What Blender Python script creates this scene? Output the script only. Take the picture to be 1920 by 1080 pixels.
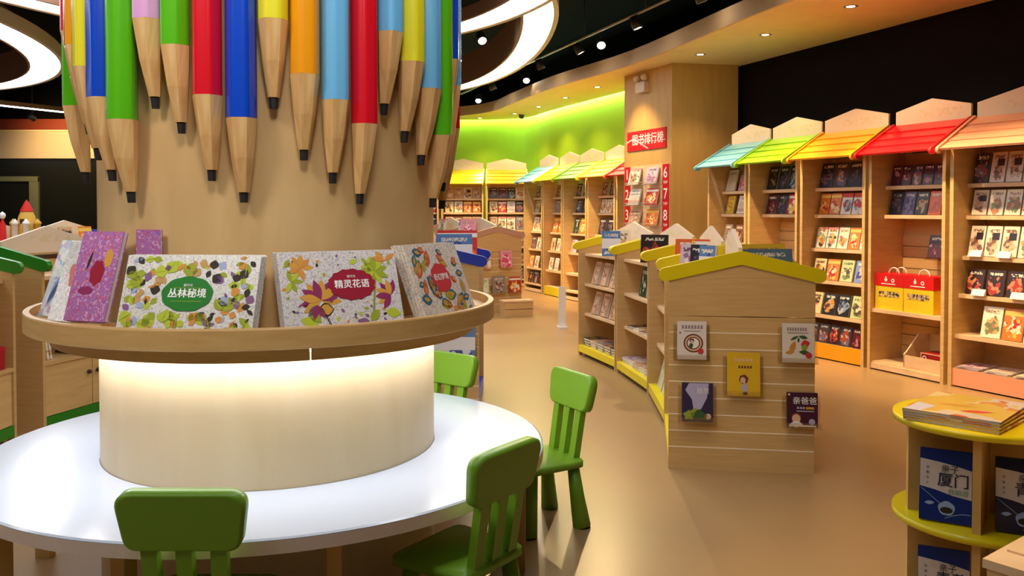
import bpy, math, random
from mathutils import Vector, Matrix

# ------------------------------------------------------------------ camera, world, exposure
scn = bpy.context.scene
COL = scn.collection
for o in list(bpy.data.objects):
    bpy.data.objects.remove(o)
R = math.radians
PI = math.pi
F_PX, HORIZON, PITCH = 1620.0, 394.0, 0.026
cam_d = bpy.data.cameras.new('camera')
cam_d.sensor_width = 36.0
cam_d.lens = F_PX / 1920 * 36.0
cam_d.shift_y = (HORIZON + F_PX * math.tan(PITCH) - 540) / 1920
cam_d.clip_start = 0.05
cam = bpy.data.objects.new('camera', cam_d)
cam.location = (0, 0, 1.42)
cam.rotation_euler = (PI / 2 - PITCH, 0, 0)
COL.objects.link(cam)
scn.camera = cam
w = bpy.data.worlds.new('world')
scn.world = w
w.use_nodes = True
w.node_tree.nodes['Background'].inputs[0].default_value = (1.0, 0.80, 0.60, 1)
w.node_tree.nodes['Background'].inputs[1].default_value = 0.035
vs = scn.view_settings
scn.display_settings.display_device = 'sRGB'
vs.view_transform = 'Standard'
vs.look = 'None'
vs.exposure = 0.25
vs.gamma = 1.0
vs.use_curve_mapping = False
RING_W = 7.0        # ceiling loops, radiance
LED_W = 16.0        # strip under the round shelf
COVE_W = 40.0
DOWN_W = 62.0       # each soffit downlight, watt
TRACK_W = 360.0
WARM = (1.0, 0.69, 0.33)
rnd = random.Random(7)

# ------------------------------------------------------------------ mesh helpers
class MB:
    def __init__(s):
        s.v, s.f, s.m, s.uv, s.sm = [], [], [], {}, []
    def add(s, vs_, fs, mi=0, smooth=False, mat=None):
        b = len(s.v)
        for p in vs_:
            s.v.append(tuple(mat @ Vector(p)) if mat else tuple(p))
        for f in fs:
            s.f.append([b + i for i in f]); s.m.append(mi); s.sm.append(smooth)
        return s
    def box(s, x0, x1, y0, y1, z0, z1, mi=0, mat=None):
        v = [(x0,y0,z0),(x1,y0,z0),(x1,y1,z0),(x0,y1,z0),(x0,y0,z1),(x1,y0,z1),(x1,y1,z1),(x0,y1,z1)]
        f = [(0,3,2,1),(4,5,6,7),(0,1,5,4),(1,2,6,5),(2,3,7,6),(3,0,4,7)]
        return s.add(v, f, mi, False, mat)
    def prism(s, pts, a0, a1, plane='xz', mi=0, mat=None, smooth=False):
        """extrude a 2D polygon; plane names the two polygon axes"""
        n = len(pts)
        def mk(p, a):
            if plane == 'xz': return (p[0], a, p[1])
            if plane == 'yz': return (a, p[0], p[1])
            return (p[0], p[1], a)
        v = [mk(p, a0) for p in pts] + [mk(p, a1) for p in pts]
        ar = sum(pts[i][0]*pts[(i+1) % n][1]-pts[(i+1) % n][0]*pts[i][1] for i in range(n))
        flip = (ar > 0) ^ (plane == 'xz')
        c0 = list(range(n)); c1 = list(range(n, 2*n))
        if flip: c0 = c0[::-1]
        else: c1 = c1[::-1]
        s.add(v, [], mi, False, mat)
        b = len(s.v) - 2*n
        for c in (c0, c1):
            s.f.append([b+i for i in c]); s.m.append(mi); s.sm.append(False)
        for i in range(n):
            j = (i+1) % n
            q = [i, j, n+j, n+i]
            if not flip: q = q[::-1]
            s.f.append([b+k for k in q]); s.m.append(mi); s.sm.append(smooth)
        return s
    def lathe(s, prof, n=48, mi=0, cx=0, cy=0, a0=0, a1=2*PI, smooth=True, mat=None):
        full = abs(a1-a0-2*PI) < 1e-6
        k = n if full else n+1
        v = []
        for i in range(k):
            a = a0+(a1-a0)*i/n
            for r, z in prof: v.append((cx+r*math.cos(a), cy+r*math.sin(a), z))
        m = len(prof); f = []
        for i in range(n):
            j = (i+1) % k
            for q in range(m-1):
                f.append((i*m+q, j*m+q, j*m+q+1, i*m+q+1))
        return s.add(v, f, mi, smooth, mat)
    def tube(s, pts, r, n=8, mi=0, caps=True, mat=None):
        pts = [Vector(p) for p in pts]; v = []; f = []
        for i, p in enumerate(pts):
            d = (pts[min(i+1, len(pts)-1)]-pts[max(i-1, 0)]).normalized()
            u = d.cross(Vector((0,0,1)))
            if u.length < 1e-3: u = d.cross(Vector((1,0,0)))
            u.normalize(); t = d.cross(u)
            rr = r[i] if isinstance(r, (list, tuple)) else r
            for k in range(n):
                a = 2*PI*k/n
                v.append(p+u*(rr*math.cos(a))+t*(rr*math.sin(a)))
        for i in range(len(pts)-1):
            for k in range(n):
                f.append((i*n+k, i*n+(k+1) % n, (i+1)*n+(k+1) % n, (i+1)*n+k))
        if caps:
            f.append(tuple(range(n))[::-1]); f.append(tuple((len(pts)-1)*n+k for k in range(n)))
        return s.add(v, f, mi, True, mat)
    def mesh(s, name, mats):
        me = bpy.data.meshes.new(name)
        me.from_pydata(s.v, [], s.f)
        for m in (mats if isinstance(mats, (list, tuple)) else [mats]):
            me.materials.append(m)
        me.polygons.foreach_set('material_index', s.m)
        me.polygons.foreach_set('use_smooth', s.sm)
        me.update()
        return me

def obj(name, mb, mats, parent=None, loc=None, rot=None):
    me = mb.mesh(name, mats) if isinstance(mb, MB) else mb
    o = bpy.data.objects.new(name, me)
    COL.objects.link(o)
    if parent: o.parent = parent
    if loc: o.location = loc
    if rot: o.rotation_euler = rot
    return o
def tag(o, label=None, cat=None, group=None, kind=None):
    if label: o['label'] = label
    if cat: o['category'] = cat
    if group: o['group'] = group
    if kind: o['kind'] = kind
    return o
def thing(name, label, cat, loc=(0,0,0), rotz=0.0, group=None):
    o = bpy.data.objects.new(name, None)
    o.empty_display_size = 0.1
    COL.objects.link(o)
    o.location = loc; o.rotation_euler = (0, 0, rotz)
    return tag(o, label, cat, group)
def set_world(o, m4):
    o.matrix_basis = (o.parent.matrix_basis.inverted() @ m4) if o.parent else m4
def frame(loc, rz): return Matrix.Translation(Vector(loc)) @ Matrix.Rotation(rz, 4, 'Z')
def arc_pts(cx, cy, r, a0, a1, n): return [(cx+r*math.cos(a0+(a1-a0)*i/n), cy+r*math.sin(a0+(a1-a0)*i/n)) for i in range(n+1)]
def round_poly(pts, r, n=5):
    """round the corners of a convex polygon"""
    out = []; N = len(pts)
    for i in range(N):
        p = Vector(pts[i]); a = Vector(pts[i-1]); b = Vector(pts[(i+1) % N])
        da = (a-p).normalized(); db = (b-p).normalized()
        ang = da.angle(db); t = min(r/math.tan(ang/2), (a-p).length*0.45, (b-p).length*0.45)
        p0 = p+da*t; p1 = p+db*t
        for k in range(n+1):
            u = k/n
            q = p0*(1-u)**2+p*2*u*(1-u)+p1*u*u
            out.append((q.x, q.y))
    return out
def text_mesh(body, size, mat, bold=0.0):
    c = bpy.data.curves.new('t', 'FONT'); c.body = body; c.size = size; c.align_x = 'CENTER'; c.align_y = 'CENTER'
    c.resolution_u = 2
    o = bpy.data.objects.new('t', c); COL.objects.link(o)
    dg = bpy.context.evaluated_depsgraph_get(); dg.update()
    me = bpy.data.meshes.new_from_object(o.evaluated_get(dg))
    bpy.data.objects.remove(o); bpy.data.curves.remove(c)
    if bold:   # heavier strokes: the same glyphs again, a hair to each side
        v = [x.co.copy() for x in me.vertices]; f = [tuple(p.vertices) for p in me.polygons]; n = len(v)
        vv, ff = [], []
        for k, (dx, dy) in enumerate(((-bold, 0), (bold, 0), (0, bold))):
            vv += [(p.x+dx, p.y+dy, p.z+k*1e-5) for p in v]; ff += [tuple(i+k*n for i in q) for q in f]
        me = bpy.data.meshes.new('lettering'); me.from_pydata(vv, [], ff)
    me.materials.clear(); me.materials.append(mat)
    return me

# ------------------------------------------------------------------ materials
def srgb(r, g, b):
    f = lambda c: (c/255/12.92 if c/255 <= .04045 else ((c/255+.055)/1.055)**2.4)
    return (f(r), f(g), f(b), 1)
def new_mat(name):
    m = bpy.data.materials.new(name); m.use_nodes = True
    nt = m.node_tree; b = nt.nodes['Principled BSDF']
    return m, nt, b
def paint(name, c, rough=.4, spec=.5, noise=.04, coat=0):
    m, nt, b = new_mat(name)
    n = nt.nodes.new('ShaderNodeTexNoise'); n.inputs['Scale'].default_value = 6
    mx = nt.nodes.new('ShaderNodeMix'); mx.data_type = 'RGBA'
    mx.inputs[6].default_value = tuple(x*(1-noise) for x in c[:3])+(1,)
    mx.inputs[7].default_value = tuple(min(1, x*(1+noise)) for x in c[:3])+(1,)
    nt.links.new(n.outputs[0], mx.inputs[0]); nt.links.new(mx.outputs[2], b.inputs['Base Color'])
    b.inputs['Roughness'].default_value = rough; b.inputs['Specular IOR Level'].default_value = spec
    b.inputs['Coat Weight'].default_value = coat; b.inputs['Coat Roughness'].default_value = .12
    return m
def wood(name, a, c, scale=(1.2, 1.2, 14), rough=.45, coat=0):
    m, nt, b = new_mat(name)
    tc = nt.nodes.new('ShaderNodeTexCoord'); mp = nt.nodes.new('ShaderNodeMapping')
    mp.inputs['Scale'].default_value = scale
    n = nt.nodes.new('ShaderNodeTexNoise'); n.inputs['Scale'].default_value = 3.0; n.inputs['Detail'].default_value = 5; n.inputs['Distortion'].default_value = .6
    r = nt.nodes.new('ShaderNodeValToRGB')
    r.color_ramp.elements[0].position = .32; r.color_ramp.elements[0].color = c
    r.color_ramp.elements[1].position = .68; r.color_ramp.elements[1].color = a
    nt.links.new(tc.outputs['Object'], mp.inputs[0]); nt.links.new(mp.outputs[0], n.inputs[0])
    nt.links.new(n.outputs[0], r.inputs[0]); nt.links.new(r.outputs[0], b.inputs['Base Color'])
    b.inputs['Roughness'].default_value = rough; b.inputs['Coat Weight'].default_value = coat
    return m
def emit(name, c, s):
    m, nt, b = new_mat(name)
    b.inputs['Base Color'].default_value = (.9, .9, .9, 1)
    b.inputs['Emission Color'].default_value = tuple(c[:3])+(1,); b.inputs['Emission Strength'].default_value = s
    return m
def cover(name, bg, cols, scale=7, seed=0.0, band=None, rough=.3, amount=.52, pict=False):
    """printed book cover: voronoi blotches of the given colours on a ground, with a title band"""
    m, nt, b = new_mat(name)
    L = nt.links.new
    tc = nt.nodes.new('ShaderNodeTexCoord'); mp = nt.nodes.new('ShaderNodeMapping')
    mp.inputs['Location'].default_value = (seed*3.1, seed*1.7, seed)
    info = nt.nodes.new('ShaderNodeObjectInfo')
    add = nt.nodes.new('ShaderNodeVectorMath'); add.operation = 'ADD'
    sc = nt.nodes.new('ShaderNodeMath'); sc.operation = 'MULTIPLY'; sc.inputs[1].default_value = 40
    L(info.outputs['Random'], sc.inputs[0]); L(tc.outputs['Object'], add.inputs[0]); L(sc.outputs[0], add.inputs[1])
    L(add.outputs[0], mp.inputs[0])
    n = nt.nodes.new('ShaderNodeTexNoise'); n.inputs['Scale'].default_value = scale*2.2; n.inputs['Detail'].default_value = 2
    v = nt.nodes.new('ShaderNodeTexVoronoi'); v.inputs['Scale'].default_value = scale*5
    L(mp.outputs[0], n.inputs[0]); L(mp.outputs[0], v.inputs[0])
    r = nt.nodes.new('ShaderNodeValToRGB'); r.color_ramp.interpolation = 'CONSTANT'
    k = len(cols); e = r.color_ramp.elements
    e[0].position = 0; e[0].color = cols[0]; e[1].position = 1/k; e[1].color = cols[1 % k]
    for i in range(2, k):
        q = e.new(i/k); q.color = cols[i]
    sp = nt.nodes.new('ShaderNodeSeparateColor'); L(v.outputs['Color'], sp.inputs[0]); L(sp.outputs[0], r.inputs[0])
    gx = nt.nodes.new('ShaderNodeSeparateXYZ'); L(tc.outputs['Generated'], gx.inputs[0])
    def math_(op, p, q=None, r_=None):
        k_ = nt.nodes.new('ShaderNodeMath'); k_.operation = op
        for i_, z_ in enumerate((p, q, r_)):
            if z_ is None: continue
            if isinstance(z_, (int, float)): k_.inputs[i_].default_value = z_
            else: L(z_, k_.inputs[i_])
        return k_.outputs[0]
    gxx, gzz = gx.outputs[0], gx.outputs[2]
    if pict:
        dx = math_('POWER', math_('ABSOLUTE', math_('MULTIPLY', math_('SUBTRACT', gxx, .5), 2.5)), 2.0)
        dz = math_('POWER', math_('ABSOLUTE', math_('MULTIPLY', math_('SUBTRACT', gzz, .40), 3.0)), 2.0)
        rad = math_('SUBTRACT', math_('ADD', dx, dz), math_('MULTIPLY', math_('SUBTRACT', n.outputs[0], .5), 5.0))
        thr = math_('LESS_THAN', rad, .85)
    else:
        thr = math_('GREATER_THAN', n.outputs[0], amount)
    mx = nt.nodes.new('ShaderNodeMix'); mx.data_type = 'RGBA'; mx.inputs[6].default_value = bg
    L(thr, mx.inputs[0]); L(r.outputs[0], mx.inputs[7])
    out = mx.outputs[2]
    if pict:
        m3 = nt.nodes.new('ShaderNodeMapping'); m3.inputs['Scale'].default_value = (70, 70, 34); L(add.outputs[0], m3.inputs[0])
        n3 = nt.nodes.new('ShaderNodeTexNoise'); n3.inputs['Scale'].default_value = 1.6; n3.inputs['Detail'].default_value = 0; L(m3.outputs[0], n3.inputs[0])
        tm = math_('MULTIPLY', math_('MULTIPLY', math_('COMPARE', gzz, .84, .055), math_('COMPARE', gxx, .5, .36)), math_('GREATER_THAN', n3.outputs[0], .46))
        m4_ = nt.nodes.new('ShaderNodeMix'); m4_.data_type = 'RGBA'; L(out, m4_.inputs[6])
        lum = bg[0]*.3+bg[1]*.6+bg[2]*.1
        m4_.inputs[7].default_value = (.75, .7, .6, 1) if lum < .3 else (cols[0][0]*.5, cols[0][1]*.4, cols[0][2]*.4, 1)
        L(tm, m4_.inputs[0]); out = m4_.outputs[2]
    if band:
        sx = nt.nodes.new('ShaderNodeSeparateXYZ'); L(tc.outputs['Generated'], sx.inputs[0])
        a = nt.nodes.new('ShaderNodeMath'); a.operation = 'COMPARE'; a.inputs[1].default_value = band[1]; a.inputs[2].default_value = band[2]
        L(sx.outputs[2], a.inputs[0])
        if len(band) > 3:
            L(math_('MULTIPLY', a.outputs[0], math_('COMPARE', gxx, band[3], band[4])), None) if 0 else None
            a = type('o', (), {'outputs': [math_('MULTIPLY', a.outputs[0], math_('COMPARE', gxx, band[3], band[4]))]})
        m2 = nt.nodes.new('ShaderNodeMix'); m2.data_type = 'RGBA'; m2.inputs[7].default_value = band[0]
        L(a.outputs[0], m2.inputs[0]); L(out, m2.inputs[6]); out = m2.outputs[2]
    L(out, b.inputs['Base Color']); b.inputs['Roughness'].default_value = rough
    return m

M = {}
M['maple'] = wood('maple_laminate', srgb(222, 186, 126), srgb(208, 170, 110), (1.2, 1.2, 10))
M['maple_h'] = wood('maple_horizontal', srgb(214, 177, 120), srgb(203, 165, 108), (1.5, 1.5, 22))
M['maple_edge'] = wood('maple_edge', srgb(238, 205, 165), srgb(226, 190, 146), (2, 2, 6))
M['maple_col'] = wood('maple_column', srgb(212, 178, 126), srgb(198, 162, 110), (2.2, 2.2, .5), .4)
M['maple_ring'] = wood('maple_ring', srgb(222, 180, 118), srgb(206, 160, 98), (1.5, 1.5, 12), .4)
M['drum'] = wood('drum_laminate', srgb(214, 192, 154), srgb(208, 184, 144), (2.5, 2.5, .6), .4)
M['pencil_wood'] = wood('pencil_wood', srgb(228, 190, 132), srgb(206, 156, 96), (9, 9, 1.2), .4, .2)
M['box_col'] = wood('box_column', srgb(214, 174, 104), srgb(202, 160, 92), (3, 3, .4), .45)
M['white_table'] = paint('white_table', (.50, .54, .63, 1), .2, .5, .01, .25)
M['table_rim'] = wood('table_rim', srgb(244, 222, 208), srgb(236, 212, 196), (2, 2, 6))
M['lead'] = paint('lead', (.012, .01, .012, 1), .6)
M['black'] = paint('black', (.006, .006, .007, 1), .7, .3)
M['ceil_black'] = paint('ceiling_black', (.004, .0035, .0035, 1), .9, .1)
M['dark_wall'] = paint('dark_wall', (.006, .004, .004, 1), .8, .15)
M['groove'] = paint('groove_metal', srgb(252, 236, 210), .25)
M['cream'] = paint('cream', srgb(236, 222, 200), .5)
M['soffit'] = wood('soffit_wood', srgb(244, 220, 168), srgb(236, 210, 156), (.8, .8, 1), .55)
M['soffit_edge'] = paint('soffit_edge', srgb(214, 184, 146), .6)
M['green_wall'] = paint('green_wall', srgb(166, 204, 40), .6, .3, .02)
M['bulkhead'] = paint('bulkhead', srgb(214, 190, 150), .6)
M['red_strip'] = paint('red_brown_strip', srgb(150, 62, 34), .5)
M['glass_dark'] = paint('dark_glass', (.012, .012, .008, 1), .12, .6)
M['olive'] = paint('olive_frame', srgb(112, 112, 74), .5)
M['white'] = paint('white_plastic', (.8, .79, .77, 1), .4)
M['sheet'] = paint('page_block', srgb(232, 224, 210), .8, .2, .08)
M['loop_brown'] = paint('loop_brown', srgb(140, 104, 82), .5)
M['loop_cream'] = paint('loop_cream', srgb(206, 196, 184), .4)
M['metal'] = paint('metal', (.35, .33, .31, 1), .3)
M['dkmetal'] = paint('dark_metal', (.03, .03, .03, 1), .4)
M['knob'] = paint('knob_dark', srgb(64, 36, 20), .4)
M['lamp_white'] = emit('loop_diffuser', (.96, .98, 1), RING_W)
M['led'] = emit('led_strip', (.82, .91, 1), LED_W)
M['cove'] = emit('cove_strip', (.70, 1, .80), COVE_W)
M['lens'] = emit('spot_lens', (1, .86, .66), 30)
M['down_lens'] = emit('down_lens', (1, .80, .5), 12)
M['emer_white'] = paint('emergency_white', srgb(224, 206, 184), .4)
M['red_sign'] = paint('sign_red', srgb(206, 16, 26), .4)
M['pw'] = paint('print_white', (.86, .84, .82, 1), .5)
M['chair'] = paint('chair_green', srgb(122, 168, 38), .38, .5, .02)
M['text_dark'] = paint('print_dark', srgb(34, 30, 60), .5)
PC = {'red': srgb(208, 16, 36), 'orange': srgb(230, 150, 12), 'yellow': srgb(224, 214, 40), 'blue': srgb(6, 66, 190),
      'green': srgb(84, 176, 16), 'pink': srgb(214, 158, 208), 'light blue': srgb(106, 176, 222)}
for k, c in PC.items(): M['p_'+k] = paint('pencil_'+k.replace(' ', '_'), c, .25, .5, .02, .35)
RC = {'pale blue': srgb(120, 186, 206), 'lime': srgb(142, 196, 22), 'orange': srgb(248, 166, 22), 'red': srgb(222, 22, 34), 'peach': srgb(242, 168, 134),
      'yellow': srgb(246, 226, 30), 'blue': srgb(16, 52, 178), 'green': srgb(34, 132, 24), 'dusty pink': srgb(196, 150, 126), 'lemon': srgb(226, 206, 14)}
for k, c in RC.items(): M['r_'+k] = paint('roof_'+k.replace(' ', '_'), c, .32, .5, .03)
def acrylic():
    m, nt, b = new_mat('clear_acrylic')
    tr = nt.nodes.new('ShaderNodeBsdfTransparent'); gl = nt.nodes.new('ShaderNodeBsdfGlossy'); gl.inputs['Roughness'].default_value = .08
    mx = nt.nodes.new('ShaderNodeMixShader'); mx.inputs[0].default_value = .10
    tr.inputs[0].default_value = (.96, .94, .90, 1)
    nt.links.new(tr.outputs[0], mx.inputs[1]); nt.links.new(gl.outputs[0], mx.inputs[2])
    nt.links.new(mx.outputs[0], nt.nodes['Material Output'].inputs[0])
    return m
M['acrylic'] = acrylic()
def sign_mat():
    m, nt, b = new_mat('cream_sign_board'); L = nt.links.new
    tc = nt.nodes.new('ShaderNodeTexCoord'); sx = nt.nodes.new('ShaderNodeSeparateXYZ'); L(tc.outputs['Generated'], sx.inputs[0])
    a = nt.nodes.new('ShaderNodeMath'); a.operation = 'COMPARE'; a.inputs[1].default_value = .52; a.inputs[2].default_value = .13
    c = nt.nodes.new('ShaderNodeMath'); c.operation = 'COMPARE'; c.inputs[1].default_value = .60; c.inputs[2].default_value = .30
    L(sx.outputs[2], a.inputs[0]); L(sx.outputs[0], c.inputs[0])
    n = nt.nodes.new('ShaderNodeTexNoise'); n.inputs['Scale'].default_value = 26; L(tc.outputs['Object'], n.inputs[0])
    g = nt.nodes.new('ShaderNodeMath'); g.operation = 'GREATER_THAN'; g.inputs[1].default_value = .52; L(n.outputs[0], g.inputs[0])
    p = nt.nodes.new('ShaderNodeMath'); p.operation = 'MULTIPLY'; L(a.outputs[0], p.inputs[0]); L(c.outputs[0], p.inputs[1])
    q = nt.nodes.new('ShaderNodeMath'); q.operation = 'MULTIPLY'; L(p.outputs[0], q.inputs[0]); L(g.outputs[0], q.inputs[1])
    q2 = nt.nodes.new('ShaderNodeMath'); q2.operation = 'MULTIPLY'; q2.inputs[1].default_value = .32; L(q.outputs[0], q2.inputs[0])
    mx = nt.nodes.new('ShaderNodeMix'); mx.data_type = 'RGBA'
    mx.inputs[6].default_value = srgb(236, 216, 192); mx.inputs[7].default_value = srgb(206, 194, 96)
    L(q2.outputs[0], mx.inputs[0]); L(mx.outputs[2], b.inputs['Base Color']); b.inputs['Roughness'].default_value = .5
    return m
M['sign'] = sign_mat()
def floor_mat():
    m, nt, b = new_mat('floor_vinyl'); L = nt.links.new
    tc = nt.nodes.new('ShaderNodeTexCoord')
    n = nt.nodes.new('ShaderNodeTexNoise'); n.inputs['Scale'].default_value = 1.3; n.inputs['Detail'].default_value = 6
    L(tc.outputs['Object'], n.inputs[0])
    mx = nt.nodes.new('ShaderNodeMix'); mx.data_type = 'RGBA'
    mx.inputs[6].default_value = srgb(160, 128, 88); mx.inputs[7].default_value = srgb(172, 140, 98)
    L(n.outputs[0], mx.inputs[0]); L(mx.outputs[2], b.inputs['Base Color'])
    b.inputs['Roughness'].default_value = .30
    return m
M['floor'] = floor_mat()

W_ = srgb(238, 232, 222)
COV = {  # key: (words, ground, print colours, band)
 'redc': ('red cartoon', srgb(196, 34, 30), [srgb(236, 196, 70), srgb(240, 226, 210), srgb(222, 96, 40)], (W_, .86, .06)),
 'orac': ('orange cartoon', srgb(226, 122, 40), [srgb(190, 40, 26), srgb(244, 222, 190), srgb(236, 190, 80)], (srgb(240, 196, 90), .85, .07)),
 'redw': ('red and white', srgb(230, 224, 222), [srgb(200, 40, 36), srgb(160, 178, 190), srgb(90, 96, 100)], (srgb(206, 60, 36), .9, .1)),
 'whc': ('white cartoon', srgb(236, 228, 214), [srgb(222, 186, 96), srgb(60, 70, 62), srgb(206, 120, 90), srgb(150, 170, 120)], (srgb(222, 140, 130), .95, .05)),
 'crc': ('cream cartoon', srgb(232, 214, 160), [srgb(150, 96, 60), srgb(230, 170, 90), srgb(70, 60, 50)], None),
 'grc': ('pale green cartoon', srgb(190, 204, 150), [srgb(120, 140, 70), srgb(226, 210, 180), srgb(90, 70, 60)], None),
 'blc': ('blue cartoon', srgb(120, 140, 200), [srgb(226, 190, 200), srgb(60, 70, 150), srgb(230, 220, 200)], None),
 'navy': ('dark navy', srgb(30, 30, 52), [srgb(56, 52, 84), srgb(110, 90, 90), srgb(24, 24, 40)], None),
 'blk': ('black', srgb(24, 20, 22), [srgb(50, 42, 44), srgb(150, 120, 70), srgb(36, 30, 34)], None),
 'mar': ('dark maroon', srgb(74, 22, 34), [srgb(120, 40, 52), srgb(60, 30, 44), srgb(176, 120, 120)], None),
 'blo': ('black and orange', srgb(36, 28, 28), [srgb(210, 140, 60), srgb(90, 60, 40), srgb(190, 170, 130)], None),
 'blb': ('black and blue', srgb(28, 28, 34), [srgb(120, 150, 200), srgb(80, 84, 110), srgb(180, 180, 170)], None),
 'mix': ('dark multicoloured', srgb(66, 50, 52), [srgb(150, 70, 60), srgb(90, 100, 140), srgb(190, 160, 140)], None),
 'vio': ('violet', srgb(96, 84, 140), [srgb(130, 120, 170), srgb(70, 60, 110)], None),
 'ora': ('plain orange', srgb(222, 96, 40), [srgb(230, 120, 60), srgb(206, 80, 34)], None),
 'gry': ('grey', srgb(140, 132, 124), [srgb(90, 84, 80), srgb(190, 180, 170), srgb(160, 80, 70)], None),
 'wht': ('plain white', srgb(236, 230, 222), [srgb(214, 206, 198), srgb(226, 190, 170)], (srgb(200, 170, 150), .2, .08)),
 'whd': ('white dark-patched', srgb(228, 214, 200), [srgb(190, 150, 120), srgb(210, 180, 150), srgb(120, 90, 80)], (srgb(48, 34, 52), .66, .12, .64, .24)),
 'whp': ('white picture', srgb(242, 232, 210), [srgb(222, 170, 110), srgb(190, 120, 90), srgb(120, 130, 90)], None),
 'drd': ('dark red and black', srgb(52, 26, 26), [srgb(170, 50, 34), srgb(210, 130, 90), srgb(40, 26, 30)], None),
 'yel': ('yellow', srgb(232, 194, 60), [srgb(240, 220, 120), srgb(200, 140, 40)], None),
 'pnk': ('pink', srgb(232, 150, 168), [srgb(244, 210, 214), srgb(220, 60, 110)], None),
 'crm': ('cream blank', srgb(232, 208, 184), [srgb(226, 200, 176), srgb(236, 214, 190)], None),
 'grn': ('dark green', srgb(30, 58, 44), [srgb(60, 96, 60), srgb(200, 206, 190), srgb(20, 30, 30)], None),
 'brn': ('brown patterned', srgb(140, 92, 62), [srgb(210, 170, 120), srgb(90, 50, 40)], None),
 'lbl': ('light blue', srgb(90, 130, 190), [srgb(220, 224, 236), srgb(60, 80, 160)], (srgb(232, 232, 240), .5, .2)),
 'stl': ('steel blue', srgb(92, 118, 148), [srgb(80, 108, 140), srgb(104, 130, 156)], None),
 'plv': ('pale lilac', srgb(212, 190, 206), [srgb(150, 110, 150), srgb(236, 222, 226), srgb(190, 120, 150)], None),
 'tan': ('tan spotted', srgb(206, 164, 132), [srgb(178, 126, 100), srgb(226, 196, 168)], None),
 'fire': ('black and flame-red', srgb(28, 18, 20), [srgb(214, 92, 40), srgb(180, 50, 34), srgb(60, 40, 60)], None),
 'pgr': ('pale green and white', srgb(214, 214, 190), [srgb(190, 206, 140), srgb(236, 232, 220)], None),
}
for i, (k, (d, bg, cs, bd)) in enumerate(COV.items()): M['c_'+k] = cover('cover_'+k, bg, cs, 7, i*1.3, bd, pict=True)

# ------------------------------------------------------------------ books
BK = {}
def book_mesh(w_, h, t):
    key = (w_, h, t)
    if key not in BK:
        c = min(.0022, t*.2); e = .003
        mb = MB()
        mb.box(-w_/2, w_/2, 0, c, 0, h, 0)
        mb.box(-w_/2, w_/2, t-c, t, 0, h, 0)
        mb.box(-w_/2, -w_/2+c, c, t-c, 0, h, 0)
        mb.box(-w_/2+c, w_/2-e, c, t-c, e, h-e, 1)
        BK[key] = mb.mesh('book', [M['c_wht'], M['sheet']])
    return BK[key]
LAB = {}
def book(cov, size, mat4, label, group, lean=0.0, name='book', flat=False, roll=0.0):
    """mat4 places the book's lower front edge; front faces local -y; lean tips the top backwards"""
    o = bpy.data.objects.new(name, book_mesh(*size)); COL.objects.link(o)
    o.material_slots[0].link = 'OBJECT'; o.material_slots[0].material = M[cov] if cov in M else M['c_'+cov]
    rot = Matrix.Rotation(-PI/2 if flat else -lean, 4, 'X')
    set_world(o, Matrix.Translation((0, 0, .0006 if flat else size[2]*math.sin(abs(lean))+.0006)) @ mat4 @ rot @ Matrix.Rotation(roll, 4, 'Y'))
    LAB[label] = LAB.get(label, 0)+1
    return tag(o, label, 'book', group)
ORD = ['first', 'second', 'third', 'fourth', 'fifth', 'sixth', 'seventh', 'eighth']
S_S, S_M, S_L, S_XL = (.125, .18, .014), (.148, .205, .016), (.19, .245, .016), (.22, .29, .018)

# ================================================================== SETTING
SOF = 3.2
def floor_poly(name, pts, z0, z1, mat):
    return tag(obj(name, MB().prism(pts, z0, z1, 'xy'), mat), kind='structure')
floor_poly('floor', [(-15, -2.5), (7.5, -2.5), (7.5, 18.2), (-15, 18.2)], -.05, 0, M['floor'])
floor_poly('ceiling', [(-15, -2.5), (7.5, -2.5), (7.5, 18.2), (-15, 18.2)], 4.1, 4.2, M['ceil_black'])
def wall_line(name, pts, z0, z1, mat, th=.1, lab=None):
    mb = MB(); n = len(pts)
    nor = []
    for i in range(n):
        a = Vector(pts[max(i-1, 0)]); b = Vector(pts[min(i+1, n-1)]); d = (b-a).normalized()
        nor.append(Vector((d.y, -d.x)))
    q = [tuple(p) for p in pts]+[tuple(Vector(pts[i])+nor[i]*th) for i in range(n-1, -1, -1)]
    mb.prism(q, z0, z1, 'xy')
    return tag(obj(name, mb, mat), lab, kind='structure')
def smooth_line(pts, k=6):
    out = []
    for i in range(len(pts)-1):
        p0 = Vector(pts[max(i-1, 0)]); p1 = Vector(pts[i]); p2 = Vector(pts[i+1]); p3 = Vector(pts[min(i+2, len(pts)-1)])
        for j in range(k):
            t = j/k
            out.append(tuple(.5*((2*p1)+(-p0+p2)*t+(2*p0-5*p1+4*p2-p3)*t*t+(-p0+3*p1-3*p2+p3)*t**3)))
    out.append(tuple(pts[-1]))
    return out
GREEN = smooth_line([(-4.6, 17.35), (-1.5, 17.25), (-.1, 17.05), (.42, 16.6), (.76, 15.6), (1.30, 14.2), (1.66, 13.3), (2.05, 12.4), (2.45, 11.5)], 5)
wall_line('wall_back', GREEN[::-1], 0, SOF+.1, M['green_wall'])
wall_line('wall_back_upper', [(x-.0, y-.14) for x, y in GREEN[::-1]], SOF+.11, 4.1, M['ceil_black'], .2)
wall_line('wall_far', [(-14.6, 17.72), (-4.4, 17.72)], 3.0, 4.1, M['ceil_black'], -.1)
DARK = [(5.9, 2.8), (5.3, 4.25), (4.11, 7.37), (2.78, 10.85)]
wall_line('wall_right', DARK, 0, 4.1, M['dark_wall'], .1)
wall_line('wall_left', [(-14.7, 17.6), (-14.7, -2.5)], 0, 4.1, M['dark_wall'], -.1)
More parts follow.
